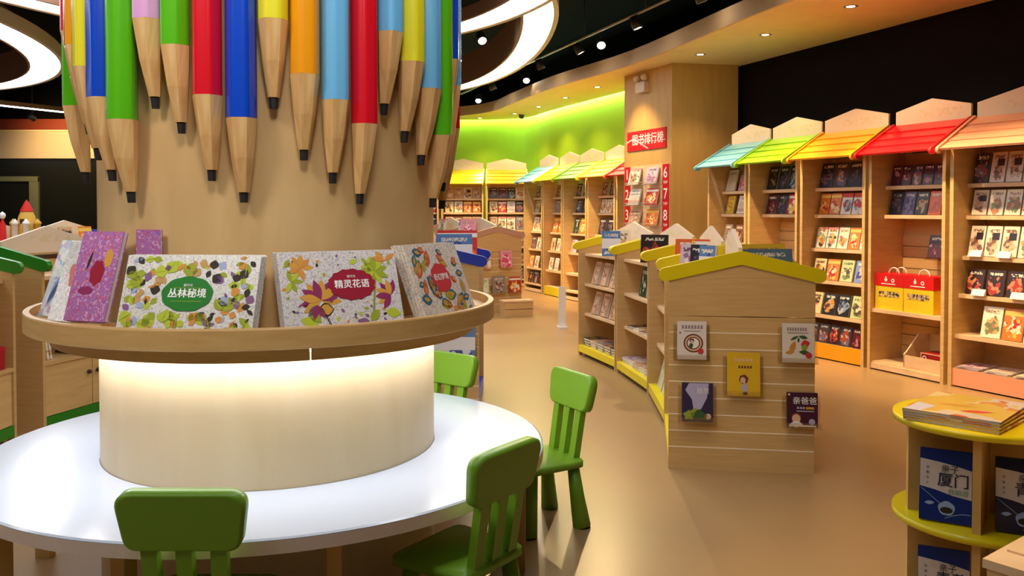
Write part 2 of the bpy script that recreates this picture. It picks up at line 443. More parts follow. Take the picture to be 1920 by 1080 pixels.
# soffit with fascia
OUT = smooth_line([(-7.0, 16.9), (-2.4, 16.85), (-.98, 16.35), (-.32, 15.56), (.02, 14.47), (.65, 12.54), (1.48, 10.62), (2.18, 8.08), (2.86, 5.83), (3.4, 3.7), (3.8, 1.5)], 5)
INN = [(5.75, 1.5), (5.75, 3.1), (5.25, 4.25), (4.09, 7.35), (2.8, 10.78), (2.48, 11.2)]+[(x-.10*.9, y-.10*.45) for x, y in GREEN[::-1][1:-8]]+[(-1.5, 17.12), (-4.6, 17.2), (-7.0, 17.2)]
mb = MB().prism(OUT+INN, SOF, SOF+.03, 'xy')
sof = tag(obj('trim_1', mb, M['soffit']), kind='structure')
mb = MB(); n = len(OUT)
off = []
for i in range(n):
    a = Vector(OUT[max(i-1, 0)]); b = Vector(OUT[min(i+1, n-1)]); d = (b-a).normalized()
    off.append((OUT[i][0]+d.y*-.03*-1, OUT[i][1]+d.x*-.03))
mb.prism(list(OUT)+off[::-1], SOF-.004, SOF+.17, 'xy')
tag(obj('trim_2', mb, M['soffit_edge']), kind='structure')
# cove strip over the green wall
mb = MB()
for i in range(0, len(GREEN)-4):
    (x0, y0), (x1, y1) = GREEN[i], GREEN[i+1]
    d = Vector((x1-x0, y1-y0)).normalized(); nn = Vector((d.y, -d.x))*-1
    if nn.y > 0: nn = -nn
    a = Vector((x0, y0))+nn*.03; b = Vector((x1, y1))+nn*.03
    a2 = a+nn*.05; b2 = b+nn*.05
    mb.add([(a.x, a.y, SOF+.06), (b.x, b.y, SOF+.06), (b2.x, b2.y, SOF+.06), (a2.x, a2.y, SOF+.06)], [(0, 1, 2, 3)])
cv_ = MB()
for i in range(0, len(mb.v), 4): cv_.add([(x, y, z+.012) for x, y, z in mb.v[i:i+4]], [(0, 1, 2, 3)])
cv_o = obj('cove_light', mb, M['cove']); obj('cover_strip', cv_, M['black'], cv_o)  # black strip added out of sight to block the cove's upward light
tag(cv_o, 'greenish light strip hidden above the top of the green wall', 'light')

# wooden box column by the bookcases
CA, CB, CC, CD = (1.497, 11.54), (1.936, 10.5), (2.776, 10.65), (2.62, 11.6)
tag(obj('box_column', MB().prism([CA, CB, CC, CD], 0, SOF, 'xy'), M['box_col']), 'square wood-clad column with a red sign, between green wall and dark wall', 'column')

# far background: bulkhead and dark glazing
BG_Y = 17.4
tag(obj('wall_bulkhead', MB().box(-14.6, -4.6, BG_Y, BG_Y+.25, 2.46, 3.02), M['bulkhead']), kind='structure')
tag(obj('trim_3', MB().box(-14.6, -4.6, BG_Y-.03, BG_Y, 3.0, 3.03), M['soffit']), kind='structure')
tag(obj('trim_4', MB().box(-14.6, -4.6, BG_Y+.1, BG_Y+.2, 3.02, 3.26), M['red_strip']), kind='structure')
wn = tag(obj('window_1', MB().box(-14.6, -4.6, BG_Y+.1, BG_Y+.14, 0, 2.46), M['glass_dark']), kind='structure')
for x0, x1, z1 in ((-9.74, -9.56, 2.08), (-11.3, -11.14, 2.08)):
    obj('frame_post', MB().box(x0, x1, BG_Y+.04, BG_Y+.1, 0, z1), M['olive'], wn)
obj('frame_head', MB().box(-11.3, -9.56, BG_Y+.03, BG_Y+.09, 2.0, 2.1), M['olive'], wn)
obj('frame_post', MB().box(-8.05, -7.98, BG_Y+.04, BG_Y+.1, 0, 2.46), M['dkmetal'], wn)

# ================================================================== CEILING LIGHTS
def loop_light(label, cx, cy, a, b, z, band, h=.14, rim=.05, near=None, up=.28):
    t = thing('loop_light', label, 'light', (cx, cy, z))
    n = 96
    def ell(da, zz): return [((a+da)*math.cos(2*PI*i/n), ((b if i <= n/2 else (near or b))+da)*math.sin(2*PI*i/n), zz) for i in range(n)]
    def strip(name, A, B, mat):
        v = A+B
        f = [(i, (i+1) % n, n+(i+1) % n, n+i) for i in range(n)]
        return obj(name, MB().add(v, f, 0, True), mat, t)
    strip('diffuser', ell(0, 0), ell(-band, 0), M['lamp_white'])
    strip('outer_fascia', ell(rim, -.01), ell(rim, h), M['loop_cream'])
    strip('outer_rim', ell(0, -.01), ell(rim, -.01), M['loop_cream'])
    strip('inner_fascia', ell(-band-.03, -.01), ell(-band-.03, h+up), M['loop_brown'])
    strip('inner_rim', ell(-band-.03, -.01), ell(-band, -.01), M['loop_brown'])
    strip('top_cover', ell(rim, h), ell(-band-.03, h), M['loop_brown'])
    return t
loop_light('long oval ceiling light loop reaching out over the yellow-roofed shelves', -1.9, 8.88, 2.32, 5.7, 3.36, .30, near=4.0)
loop_light('oval ceiling light loop hung over the round pencil column', -2.02, 5.59, 2.62, 3.79, 3.2, .30, h=.11, up=0, near=5.2)
loop_light('wide oval ceiling light loop over the green-roofed cabinets', -9.85, 8.2, 4.6, 6.1, 3.36, .36)
t = thing('linear_light', 'thin straight white ceiling light line near the dark glazing', 'light', (-8.4, 15.4, 3.2), math.atan2(.98, .54))
obj('diffuser', MB().box(-2.4, 2.4, -.06, .06, 0, .01), M['lamp_white'], t)
obj('housing', MB().box(-2.42, 2.42, -.07, .07, .01, .09), M['loop_brown'], t)

def add_light(name, kind, loc, energy, col, parent=None, **kw):
    d = bpy.data.lights.new(name, kind); d.energy = energy; d.color = col
    for k, v in kw.items(): setattr(d, k, v)
    o = bpy.data.objects.new(name, d); COL.objects.link(o); o.location = loc
    if parent: o.parent = parent
    return o
def aim(o, frm, to):
    d = Vector(to)-Vector(frm)
    o.rotation_euler = d.to_track_quat('-Z', 'Y').to_euler()
def track_spot(loc, to, label, power, up=.098, cone=62, col=None):
    t = thing('track_spotlight', label, 'spotlight', loc, 0, 'track spotlights')
    d = (Vector(to)-Vector(loc)).normalized()
    q = d.to_track_quat('-Z', 'Y').to_matrix().to_4x4()
    obj('stem', MB().box(-.012, .012, -.012, .012, .04, up), M['dkmetal'], t)
    obj('housing', MB().lathe([(0, .09), (.05, .09), (.056, 0), (.056, -.05), (.05, -.05), (.05, -.042)], 20, mat=q), M['dkmetal'], t)
    obj('lens', MB().lathe([(0, -.044), (.048, -.044)], 20, mat=q), M['lens'], t)
    l = add_light('spot_beam', 'SPOT', tuple(d*.07), power, col or WARM, t, spot_size=R(cone), spot_blend=.8, shadow_soft_size=.05 if cone > 50 else .30)
    l.rotation_euler = d.to_track_quat('-Z', 'Y').to_euler()
for i, (p, to, lab) in enumerate([
    ((1.087, 10.6, 3.45), (1.0, 7.2, .8), 'track spotlight between the box column and the loop light'),
    ((.223, 13.43, 3.45), (.2, 11.0, 1.0), 'track spotlight in front of the green wall middle'),
    ((-.60, 15.48, 3.40), (-.6, 13.4, 1.0), 'farthest track spotlight, over the yellow and orange back bookcases'),
    ((-.361, 10.3, 3.45), (.6, 7.4, .7), 'track spotlight inside the long light loop'),
    ((-.72, 11.56, 3.45), (-.8, 10.5, .9), 'track spotlight inside the loop above the pink-roofed shelves'),
    ((-8.8, 15.9, 3.12), (-8.7, 17.4, 2.6), 'track spotlight below the straight white light line')]):
    track_spot(p, to, lab, TRACK_W*(.4 if i == 5 else .5), .65 if i in (3, 4) else (.98 if i == 5 else .098), 110 if i == 5 else 62)
for p, to, lab, k in [((1.80, 8.3, 3.45), (2.75, 8.6, .8), 'track spotlight facing the orange-roofed dark-wall bookcase', 1.0), ((2.12, 7.2, 3.45), (3.4, 7.2, .8), 'track spotlight facing the red-roofed bookcase', 1.0),
                       ((2.5, 6.1, 3.45), (3.9, 6.3, .7), 'track spotlight facing the peach-roofed bookcase', .9), ((1.36, 9.5, 3.45), (2.35, 9.5, .8), 'track spotlight facing the pale blue dark-wall bookcase', .8),
                       ((.40, 12.2, 3.45), (1.3, 12.9, 1.0), 'track spotlight facing the orange green-wall bookcase', 1.9), ((-.32, 14.3, 3.45), (.6, 14.6, 1.0), 'track spotlight facing the pale blue green-wall bookcase', 1.7),
                       ((.85, 11.0, 3.45), (1.70, 11.05, 1.9), 'track spotlight facing the ranking board on the box column', .45), ((-.9, 14.4, 3.45), (-.6, 15.95, 1.2), 'track spotlight facing the far orange and yellow bookcases', .8),
                       ((1.5, 2.6, 3.45), (1.75, 2.75, .6), 'track spotlight above the yellow round stand', .55), ((1.2, 3.2, 3.45), (1.3, 4.9, .6), 'track spotlight above the five-book island end', .16)]:
    track_spot(p, to, lab, TRACK_W*k, .65 if p[1] < 4 else .098, 52)
for p, to, lab in [((-.1, .5, 3.45), (-.8, 2.9, 1.95), 'added unseen spotlight brightening the pencils from the aisle side'), ((-1.9, .9, 3.45), (-1.2, 2.9, 1.95), 'added unseen spotlight brightening the pencils from the cabinet side')]:
    track_spot(p, to, lab, 120, .65, 48, (1, .93, .84))  # extra out-of-view spots, added only to brighten the pencils
t = thing('light_track', 'thin black lighting track running across the dark ceiling', 'track', (0, 0, 0))
A, B = Vector((2.75, 5.6, 3.57)), Vector((-.94, 16.04, 3.57))
obj('rail', MB().tube([A, B], .018, 6), M['metal'], t)
for k in range(7): obj('hanger', MB().tube([A+(B-A)*(k+.5)/7+Vector((0, 0, .01)), A+(B-A)*(k+.5)/7+Vector((0, 0, .53))], .006, 5), M['dkmetal'], t)
DOWN = [((2.96, 7.6), 'outermost soffit downlight above the red-roofed bookcase', (3.3, 7.3)), ((2.571, 8.817), 'soffit downlight above the orange-roofed dark-wall bookcase', (2.75, 8.6)),
        ((2.153, 9.928), 'soffit downlight beside the square wooden column', (2.3, 9.6)), ((1.233, 12.538), 'soffit downlight above the orange bookcase by the column', (1.3, 12.6)),
        ((.844, 13.722), 'soffit downlight above the lime-roofed green-wall bookcase', (.95, 13.7)), ((.459, 14.92), 'soffit downlight above the pale blue green-wall bookcase', (.55, 14.8)),
        ((.049, 15.989), 'soffit downlight in the corner of the green wall', (.0, 15.9)), ((-.621, 16.75), 'soffit downlight above the yellow green-wall bookcase', (-.62, 16.2)),
        ((3.7, 5.6), 'soffit downlight above the peach-roofed bookcase', (3.9, 5.4))]
for (x, y), lab, to in DOWN:
    t = thing('downlight', lab, 'downlight', (x, y, SOF), 0, 'soffit downlights')
    obj('trim_ring', MB().lathe([(.035, 0), (.05, -.006), (.062, -.004), (.064, 0)], 20), M['metal'], t)
    obj('lens', MB().lathe([(0, -.003), (.035, -.003)], 16), M['down_lens'], t)
    l = add_light('down_beam', 'SPOT', (0, 0, -.02), DOWN_W, WARM, t, spot_size=R(110), spot_blend=.8, shadow_soft_size=.05)
    aim(l, (x, y, SOF), (to[0], to[1], 1.0))
t = thing('dome_camera', 'small dark dome camera on the soffit by the green wall', 'camera', (.179, 16.1, SOF))
obj('dome', MB().lathe([(0, -.09), (.04, -.075), (.055, -.03), (.055, 0)], 16), M['dkmetal'], t)
obj('base_ring', MB().lathe([(.055, 0), (.07, -.01), (.07, 0)], 16), M['white'], t)

# ================================================================== ROUND COLUMN, PENCILS, RING SHELF, TABLE
CX, CY = -.946, 3.43
CR = .632
BASE_A = math.atan2(-CY, -CX)
def ring_frame(phi, r, z):
    a = BASE_A+R(phi)
    return frame((CX+r*math.cos(a), CY+r*math.sin(a), z), a+PI/2)
t = thing('round_column', 'thick round wood-clad column hung with giant pencils', 'column', (CX, CY, 0))
obj('lower_drum', MB().lathe([(CR, 0), (CR, 1.0)], 128), M['drum'], t)
obj('upper_shaft', MB().lathe([(CR, 1.0), (CR, 4.1)], 128), M['maple_col'], t)

def hexa(r, n=24):
    out = []
    for i in range(n):
        a = 2*PI*i/n
        k = ((a+PI/6) % (PI/3))-PI/6
        rh = r*math.cos(PI/6)/math.cos(k)*1.04
        out.append((a+PI/6, min(rh, r)))
    return out
def ringz(r, z, oy=0.0): return [(rr*math.cos(a), rr*math.sin(a)+oy, z) for a, rr in hexa(r)]
def loft(rings, cap0=False, cap1=False, smooth=False):
    mb = MB(); n = len(rings[0]); v = [p for r_ in rings for p in r_]; f = []
    for i in range(len(rings)-1):
        for k in range(n): f.append((i*n+k, i*n+(k+1) % n, (i+1)*n+(k+1) % n, (i+1)*n+k))
    if cap0: f.append(tuple(range(n))[::-1])
    if cap1: f.append(tuple((len(rings)-1)*n+k for k in range(n)))
    return mb.add(v, f, 0, smooth)
PENC = [('green', -84.5, 1.80, 1.56, 1.52), ('red', -76.0, 2.05, 1.80, 1.765), ('orange', -67.5, 1.985, 1.72, 1.685), ('yellow', -59.2, 1.90, 1.63, 1.59),
        ('blue', -50.8, 1.79, 1.554, 1.517), ('green', -41.6, 1.711, 1.48, 1.444), ('pink', -33.1, 2.024, 1.784, 1.747), ('green', -25.0, 1.937, 1.70, 1.665),
        ('red', -16.5, 1.78, 1.548, 1.513), ('blue', -7.9, 1.71, 1.477, 1.444), ('yellow', .2, 2.021, 1.781, 1.746), ('orange', 8.3, 1.854, 1.616, 1.582),
        ('light blue', 16.5, 1.778, 1.544, 1.508), ('red', 24.9, 1.707, 1.475, 1.44), ('light blue', 33.6, 2.026, 1.786, 1.748), ('yellow', 42.2, 1.939, 1.699, 1.659),
        ('light blue', 51.2, 1.859, 1.621, 1.584), ('green', 60.0, 1.70, 1.465, 1.43), ('blue', 68.6, 2.0, 1.68, 1.645), ('light blue', 77.2, 1.915, 1.53, 1.495), ('red', 85.8, 1.755, 1.46, 1.425)]
PR = .0482
for i, (c, ph, zp, zw, zl) in enumerate(PENC):
    a = PENC[i-1][0] if i else 'red'; b = PENC[i+1][0] if i+1 < len(PENC) else 'yellow'
    ln = 'long' if zl < 1.55 else ('short' if zl > 1.7 else 'mid-length')
    t = thing('giant_pencil', f'{ln} giant {c} pencil hung on round column between {a} and {b} pencils', 'pencil', (0, 0, 0), 0, 'giant pencils hung around the column')
    m4 = ring_frame(ph, .70 if ph != -41.6 else .706, 0)
    set_world(t, m4 @ Matrix.Translation((0, 0, zl)))
    k = PR
    zt = 2.66
    obj('barrel', loft([ringz(k, zp-zl), ringz(k, zt-zl)], False, False, True), M['p_'+c], t)
    mid = zp-(zp-zw)*.45
    obj('sharpened_wood', loft([ringz(.019, zw-zl, .030), ringz(k*.74, mid-zl-.02, .0135), ringz(k*.995, zp-zl, 0)], True), M['pencil_wood'], t)
    obj('lead_tip', loft([ringz(.0125, 0, .033), ringz(.0145, zw-zl, .030)], True), M['lead'], t)

# ring shelf
t = thing('ring_shelf', 'round wooden display shelf ringing the pencil column, lit from below', 'shelf', (CX, CY, 0))
obj('tray', MB().lathe([(CR+.002, 1.035), (.852, 1.035), (.852, 1.005), (CR+.002, 1.005), (CR+.002, 1.035)], 128), M['maple_ring'], t)
obj('lip', MB().lathe([(.852, 1.065), (.872, 1.065), (.874, 1.06), (.874, 1.0), (.872, .998), (.852, 1.0), (.852, 1.065)], 128, smooth=False), M['maple_ring'], t)
gap = BASE_A+R(8.0)
sk = obj('skirt', MB().lathe([(.79, 1.004), (.79, .948), (.775, .948), (.775, 1.004)], 128, a0=gap+.004, a1=gap+2*PI-.004, smooth=False), M['maple_ring'], t)
obj('light_strip', MB().lathe([(.66, .968), (.74, .968)], 96), M['led'], t)

# round table
t = thing('round_table', 'glossy white round table built around the lit column drum', 'table', (CX, CY, 0))
obj('table_top', MB().lathe([(CR+.002, .5), (1.062, .5), (1.07, .496), (1.07, .494)], 160, smooth=False), M['white_table'], t)
obj('table_edge', MB().lathe([(1.07, .494), (1.07, .455), (1.06, .452), (CR+.002, .452)], 160, smooth=False), M['table_rim'], t)
for ph in (9.5, -26, 72, 100, -62, 150, -110):
    m4 = ring_frame(ph, .97, 0)
    o = obj('leg', MB().box(-.022, .022, -.03, .03, 0, .452), M['box_col'], t)
    set_world(o, m4)

# ------------------------------------------------------------------ green children's chairs
def make_chair(loc, rz, label):
    """faces local +y (the seat front)"""
    t = thing('child_chair', label, 'chair', loc, rz, "green children's chairs")
    g = M['chair']
    seat = round_poly([(-.155, -.15), (.155, -.15), (.18, .16), (-.18, .16)], .04)
    sz = [(x*.96, y*.96) for x, y in seat]
    mb = MB().prism(seat, .272, .298, 'xy', smooth=True)
    n = len(seat)
    mb.add([(x, y, .298) for x, y in seat]+[(x, y, .304) for x, y in sz], [(i, (i+1) % n, n+(i+1) % n, n+i) for i in range(n)]+[tuple(range(n, 2*n))], 0, True)
    obj('seat', mb, g, t)
    tilt = R(9)
    bm = Matrix.Translation((0, -.128, .295)) @ Matrix.Rotation(tilt, 4, 'X')
    poly = round_poly([(-.155, .217), (.155, .217), (.180, .378), (-.180, .378)], .042, 6)
    poly = [(x, z+(.012*(1-(x/.18)**2) if z > .3 else 0)) for x, z in poly]
    inner = [(x*.95, .297+(z-.297)*.92) for x, z in poly]
    n = len(poly); mb = MB()
    def ringv(pp, y): return [(x, y, z) for x, z in pp]
    v = ringv(inner, -.024)+ringv(poly, -.017)+ringv(poly, .017)+ringv(inner, .024)
    f = [tuple(range(n)), tuple(range(3*n, 4*n))[::-1]]
    for k in range(3):
        for i in range(n): f.append((k*n+i, (k+1)*n+i, (k+1)*n+(i+1) % n, k*n+(i+1) % n))
    mb.add(v, f, 0, False, bm)
    for k in range(len(mb.sm)): mb.sm[k] = k > 1
    obj('backrest', mb, g, t)
    for x in (-.088, 0, .088):
        mb = MB()
        for (z0, z1, w0, w1) in ((-.01, .245, .023, .021),):
            v = [(x-w0, -.016, z0), (x+w0, -.016, z0), (x+w0, .016, z0), (x-w0, .016, z0), (x*1.08-w1, -.015, z1), (x*1.08+w1, -.015, z1), (x*1.08+w1, .015, z1), (x*1.08-w1, .015, z1)]
            mb.add(v, [(0, 3, 2, 1), (4, 5, 6, 7), (0, 1, 5, 4), (1, 2, 6, 5), (2, 3, 7, 6), (3, 0, 4, 7)], 0, False, bm)
        obj('back_slat', mb, g, t)
    for sx in (-1, 1):
        for sy in (-1, 1):
            x0, y0 = sx*.118, sy*.105
            x1, y1 = sx*.142, sy*.138
            obj('leg', MB().tube([(x0, y0, .28), (x0+(x1-x0)*.5, y0+(y1-y0)*.5, .13), (x1, y1, .004), (x1, y1, 0)], [.026, .033, .041, .039], 18), g, t)
    return t
def face_to(loc, tgt): return math.atan2(tgt[1]-loc[1], tgt[0]-loc[0])-PI/2
make_chair((.125, 3.905, 0), R(118), 'green child chair drawn up to the aisle side of the round table')
make_chair((-.168, 2.825, 0), R(54), 'green child chair tucked under the table rim, seat in shadow')
make_chair((-.882, 2.47, 0), R(0), 'dark green child chair with its back to the lit drum front')
make_chair((-.43, 4.36, 0), R(140), 'green child chair behind the column, facing the table from the blue-roofed shelf')

# ------------------------------------------------------------------ colouring books on the ring shelf
def leaf_poly(cx, cz, L, wd, ang, n=7):
    pts = []
    for i in range(n+1): u = i/n; pts.append((u-.5, math.sin(PI*u)*wd))
    for i in range(n-1, 0, -1): u = i/n; pts.append((u-.5, -math.sin(PI*u)*wd))
    c, s = math.cos(ang), math.sin(ang)
    return [(cx+L*(x*c-y*s), cz+L*(x*s+y*c)) for x, y in pts]
def blob_poly(cx, cz, rx, rz, wob, k, n=40, ph=0): return [(cx+rx*(1+wob*math.sin(k*2*PI*i/n+ph))*math.cos(2*PI*i/n), cz+rz*(1+wob*math.sin(k*2*PI*i/n+ph))*math.sin(2*PI*i/n)) for i in range(n)]
def print_on(book_o, name, polys, mats, depth=.0006):
    """polys: (points in cover x,z, material index, layer)"""
    mb = MB()
    for pts, mi, lay in polys:
        ar = sum(pts[i][0]*pts[(i+1) % len(pts)][1]-pts[(i+1) % len(pts)][0]*pts[i][1] for i in range(len(pts)))
        if ar < 0: pts = pts[::-1]
        mb.add([(x, -depth*(lay+1), z) for x, z in pts], [tuple(range(len(pts)))], mi)
    return obj(name, mb, mats, book_o)
def title_on(book_o, body, size, mat, x, z, lay=4, name='cover_title', depth=.0006, bold=0.0, rot=0):
    o = obj(name, text_mesh(body, size, mat, bold), None, book_o)
    o.location = (x, -depth*(lay+1), z); o.rotation_euler = (PI/2, 0, 0)
    if rot: o.rotation_euler = (PI/2, rot, 0)
    return o
def cm(name, c): 
    if name not in M: M[name] = paint(name, c, .6, .3, .1)
    return M[name]
M['c_forest'] = cover('cover_forest', srgb(214, 208, 204), [srgb(186, 180, 190), srgb(176, 174, 176), srgb(206, 210, 176), srgb(230, 226, 224)], 55, .3, None, .36, .5)
M['c_flower'] = cover('cover_flower', srgb(212, 204, 202), [srgb(180, 174, 178), srgb(174, 172, 180), srgb(198, 190, 192), srgb(230, 226, 224)], 55, 2.3, None, .36, .5)
M['c_wave'] = cover('cover_wave', srgb(226, 214, 198), [srgb(196, 190, 184), srgb(226, 176, 150), srgb(160, 180, 186), srgb(236, 228, 220)], 50, 4.3, None, .25, .5)
M['c_purple'] = cover('cover_purple', srgb(172, 112, 172), [srgb(192, 120, 166), srgb(154, 104, 178), srgb(190, 96, 130), srgb(204, 160, 200)], 34, 5.3, None, .16, .47)
M['c_sky'] = cover('cover_sky', srgb(200, 206, 214), [srgb(150, 176, 206), srgb(190, 160, 190), srgb(206, 216, 206), srgb(226, 226, 226)], 9, 6.3, None, .16, .45)
M['c_whiteflor'] = cover('cover_whiteflor', srgb(206, 202, 200), [srgb(186, 178, 186), srgb(206, 170, 160), srgb(180, 200, 186), srgb(230, 226, 224)], 34, 8.1, None, .16, .5)
lime, lime2, dark, org, prp, grn, tan_, sky = (cm('pr_lime', srgb(178, 190, 50)), cm('pr_lime2', srgb(150, 160, 40)), cm('pr_dark', srgb(48, 36, 26)), cm('pr_orange', srgb(206, 140, 60)),
    cm('pr_purple', srgb(130, 90, 130)), cm('pr_green', srgb(26, 120, 34)), cm('pr_tan', srgb(190, 150, 90)), cm('pr_sky', srgb(160, 170, 200)))
crim, mag, gold, teal, cor = cm('pr_crimson', srgb(150, 16, 46)), cm('pr_magenta', srgb(140, 40, 90)), cm('pr_gold', srgb(206, 150, 60)), cm('pr_teal', srgb(52, 104, 128)), cm('pr_coral', srgb(214, 84, 56))
redb = cm('pr_redbadge', srgb(200, 56, 62))
def stack(phi, r, size, lean, covk, n, desc, group, z=1.036, step=.0, dphi=0, yaw=0):
    res = []
    for k in range(n):
        m4 = ring_frame(phi, r, z) @ Matrix.Rotation(yaw, 4, 'Z') @ Matrix.Translation((0, k*(size[2]+.0012)/math.cos(lean), 0))
        lab = f'{desc}, front copy on the round shelf' if k == 0 else f'spare copy stacked behind the {desc}'
        res.append(book(covk, size, m4, lab, group if k else group+' front', lean, 'colouring_book'))
    return res
# forest book
fs = (.43, .254, .011)
b = stack(-19.6, .806, fs, R(21), 'c_forest', 4, 'leaf-patterned book with green badge', 'leaf-patterned books')[0]
polys = [(blob_poly(-.005, .128, .082, .056, .02, 9), 5, 3)]
r2 = random.Random(3)
mats = [lime, lime2, dark, org, prp, grn, tan_, sky]
for k in range(210):
    x, z = r2.uniform(-.21, .21), r2.uniform(.012, .25)
    if (abs(x+.005)/.10)**2+(abs(z-.128)/.07)**2 < 1: continue
    mi = r2.choice([0, 0, 0, 1, 1, 2, 2, 3, 3, 4, 6, 7]); L = r2.uniform(.018, .036)
    if mi in (0, 1): L *= 1.35
    a0 = r2.uniform(0, 6.28)
    p = leaf_poly(x, z, L, r2.choice([.22, .34, .5]), a0)
    if all(-.213 < q[0] < .213 and .003 < q[1] < .252 for q in p):
        polys.append((p, mi, k % 3))
        if mi in (0, 1) and L > .03: polys.append((leaf_poly(x, z, L*.9, .03, a0), 1-mi, 2.6))
print_on(b, 'cover_print', polys, mats)
title_on(b, '丛林秘境', .031, M['pw'], -.005, .128, bold=.0008); title_on(b, '曼时光', .010, M['pw'], -.005, .155)
obj('cover_rule', MB().box(-.055, .045, -.0031, -.0029, .1035, .1047).box(-.05, .04, -.0031, -.0029, .1465, .1473), lime, b)
# flower book
b = stack(16.2, .806, (.40, .262, .011), R(21), 'c_flower', 4, 'flower-patterned book with crimson badge', 'flower-patterned books')[0]
polys = [(blob_poly(.035, .148, .080, .052, .045, 14), 5, 3)]
mats = [lime, gold, mag, org, prp, crim, lime2, dark]
def flower(cx, cz, L, mi1, mi2, n=9, sp=3.6, a0=-.2):
    for i in range(n):
        a = a0+sp*i/n
        polys.append((leaf_poly(cx+math.cos(a)*L*.5, cz+math.sin(a)*L*.5, L, .20, a), mi1 if i % 2 else mi2, i % 3))
flower(-.075, .10, .07, 2, 1, 11, 4.2, -.1); flower(-.09, .085, .05, 4, 2, 5, 2.0, 3.6)
flower(.165, .105, .055, 2, 1, 8, 3.8, .8); flower(-.13, .21, .045, 3, 1, 8, 5.6, 0); flower(-.165, .165, .04, 0, 6, 7, 6, 0)
flower(.12, .19, .05, 0, 6, 9, 6.2, .3); flower(.16, .225, .045, 3, 1, 7, 4, 0); flower(.10, .215, .03, 0, 6, 5, 6, 0)
polys.append((leaf_poly(-.062, .068, .055, .42, 0), 7, 0)); polys.append((leaf_poly(-.062, .068, .047, .38, 0), 1, 1))
for (x, z, L, a, mi) in [(-.12, .03, .06, -.4, 0), (-.10, .045, .05, -.8, 6), (.085, .03, .06, 1.3, 0), (.06, .018, .05, 2.8, 4), (.10, .04, .05, .8, 6), (.165, .045, .055, -.2, 0), (-.17, .225, .03, 1, 6), (.05, .225, .03, .5, 0)]:
    polys.append((leaf_poly(x, z, L, .3, a), mi, 1))
for i in range(6): polys.append((leaf_poly(-.065+.003*i, .05-.008*i, .014, .16, 1.2), 7, 2))
for i in range(14): polys.append((leaf_poly(.118-.0015*i, .165-.008*i, .016, .2, 1.7), 6, 2))
for k in range(60):
    x, z = r2.uniform(-.2, .2), r2.uniform(.012, .25)
    if ((x-.035)/.095)**2+((z-.148)/.066)**2 < 1: continue
    polys.append((leaf_poly(x, z, r2.uniform(.008, .02), .3, r2.uniform(0, 6.28)), r2.choice([0, 4, 6, 4, 7, 3]), 0))
polys = [p for p in polys if all(-.198 < q[0] < .198 and .002 < q[1] < .26 for q in p[0])]
print_on(b, 'cover_print', polys, mats)
title_on(b, '精灵花语', .030, M['pw'], .035, .147, bold=.0008); title_on(b, '曼时光', .010, M['pw'], .035, .174)
# wave book
b = stack(50.5, .806, (.37, .275, .011), R(21), 'c_wave', 4, 'coral and teal patterned book with red badge', 'coral and teal patterned books')[0]
polys = [(blob_poly(.0, .145, .066, .054, .05, 8), 5, 3)]
mats = [cor, teal, gold, org, prp, redb, lime2, tan_]
r3 = random.Random(5)
for k in range(70):
    x, z = r3.uniform(-.19, .19), r3.uniform(.015, .26)
    if (x/.075)**2+((z-.145)/.062)**2 < 1: continue
    L = r3.uniform(.03, .075); a = r3.uniform(0, 6.28); mi = r3.choice([0, 0, 0, 1, 1, 7, 6])
    p = leaf_poly(x, z, L, .28, a)
    if all(-.183 < q[0] < .183 and .003 < q[1] < .272 for q in p):
        polys.append((p, mi, k % 3)); polys.append((leaf_poly(x, z, L*.6, .2, a), 7 if mi == 0 else 2, 2.5))
print_on(b, 'cover_print', polys, mats)
title_on(b, '奇幻梦境', .027, M['pw'], 0, .146, bold=.0006)
# purple books and pale books at the far side of the ring
b = stack(-48.0, .795, (.165, .30, .02), R(18), 'c_purple', 1, 'shiny purple film-wrapped picture book', 'purple film-wrapped books', z=1.0575, yaw=R(14))[0]
print_on(b, 'cover_print', [(blob_poly(.01, .16, .028, .042, .07, 7), 0, 0), (blob_poly(.045, .21, .016, .03, .05, 6), 1, 0), (leaf_poly(-.03, .2, .07, .08, 1.4), 2, 0), (blob_poly(-.02, .1, .03, .014, .06, 6), 3, 0)], [crim, gold, dark, mag])
o = obj('riser_block', MB().box(-.075, .075, 0, .06, 0, .02), M['maple_ring']); set_world(o, ring_frame(-48.0, .80, 1.0365) @ Matrix.Rotation(R(14), 4, 'Z'))
tag(o, 'low wooden riser block under the purple book', 'block')
stack(-36.5, .664, (.10, .32, .012), R(0), 'c_purple', 1, 'narrow purple wrapped book beside the leaf-patterned stack', 'narrow purple book')
b = stack(-66.5, .775, (.125, .285, .012), R(20), 'c_whiteflor', 2, 'pale floral film-wrapped book', 'pale floral books', yaw=R(24))[0]
print_on(b, 'cover_print', [(blob_poly(.0, .17, .02, .04, .2, 3), 0, 0), (blob_poly(.02, .22, .02, .03, .2, 4), 1, 0)], [cm('pr_soft', srgb(206, 120, 110)), cm('pr_mint', srgb(160, 196, 176))])
b = stack(-79, .79, (.135, .285, .012), R(20), 'c_sky', 1, 'pale blue sky-pattern wrapped book', 'pale blue wrapped books', yaw=R(34))[0]
print_on(b, 'cover_print', [(leaf_poly(.0, .12, .16, .16, 1.0), 0, 0), (leaf_poly(-.02, .09, .10, .1, 1.2), 1, 1)], [cm('pr_blue', srgb(120, 150, 200)), cm('pr_navy', srgb(80, 84, 120))])

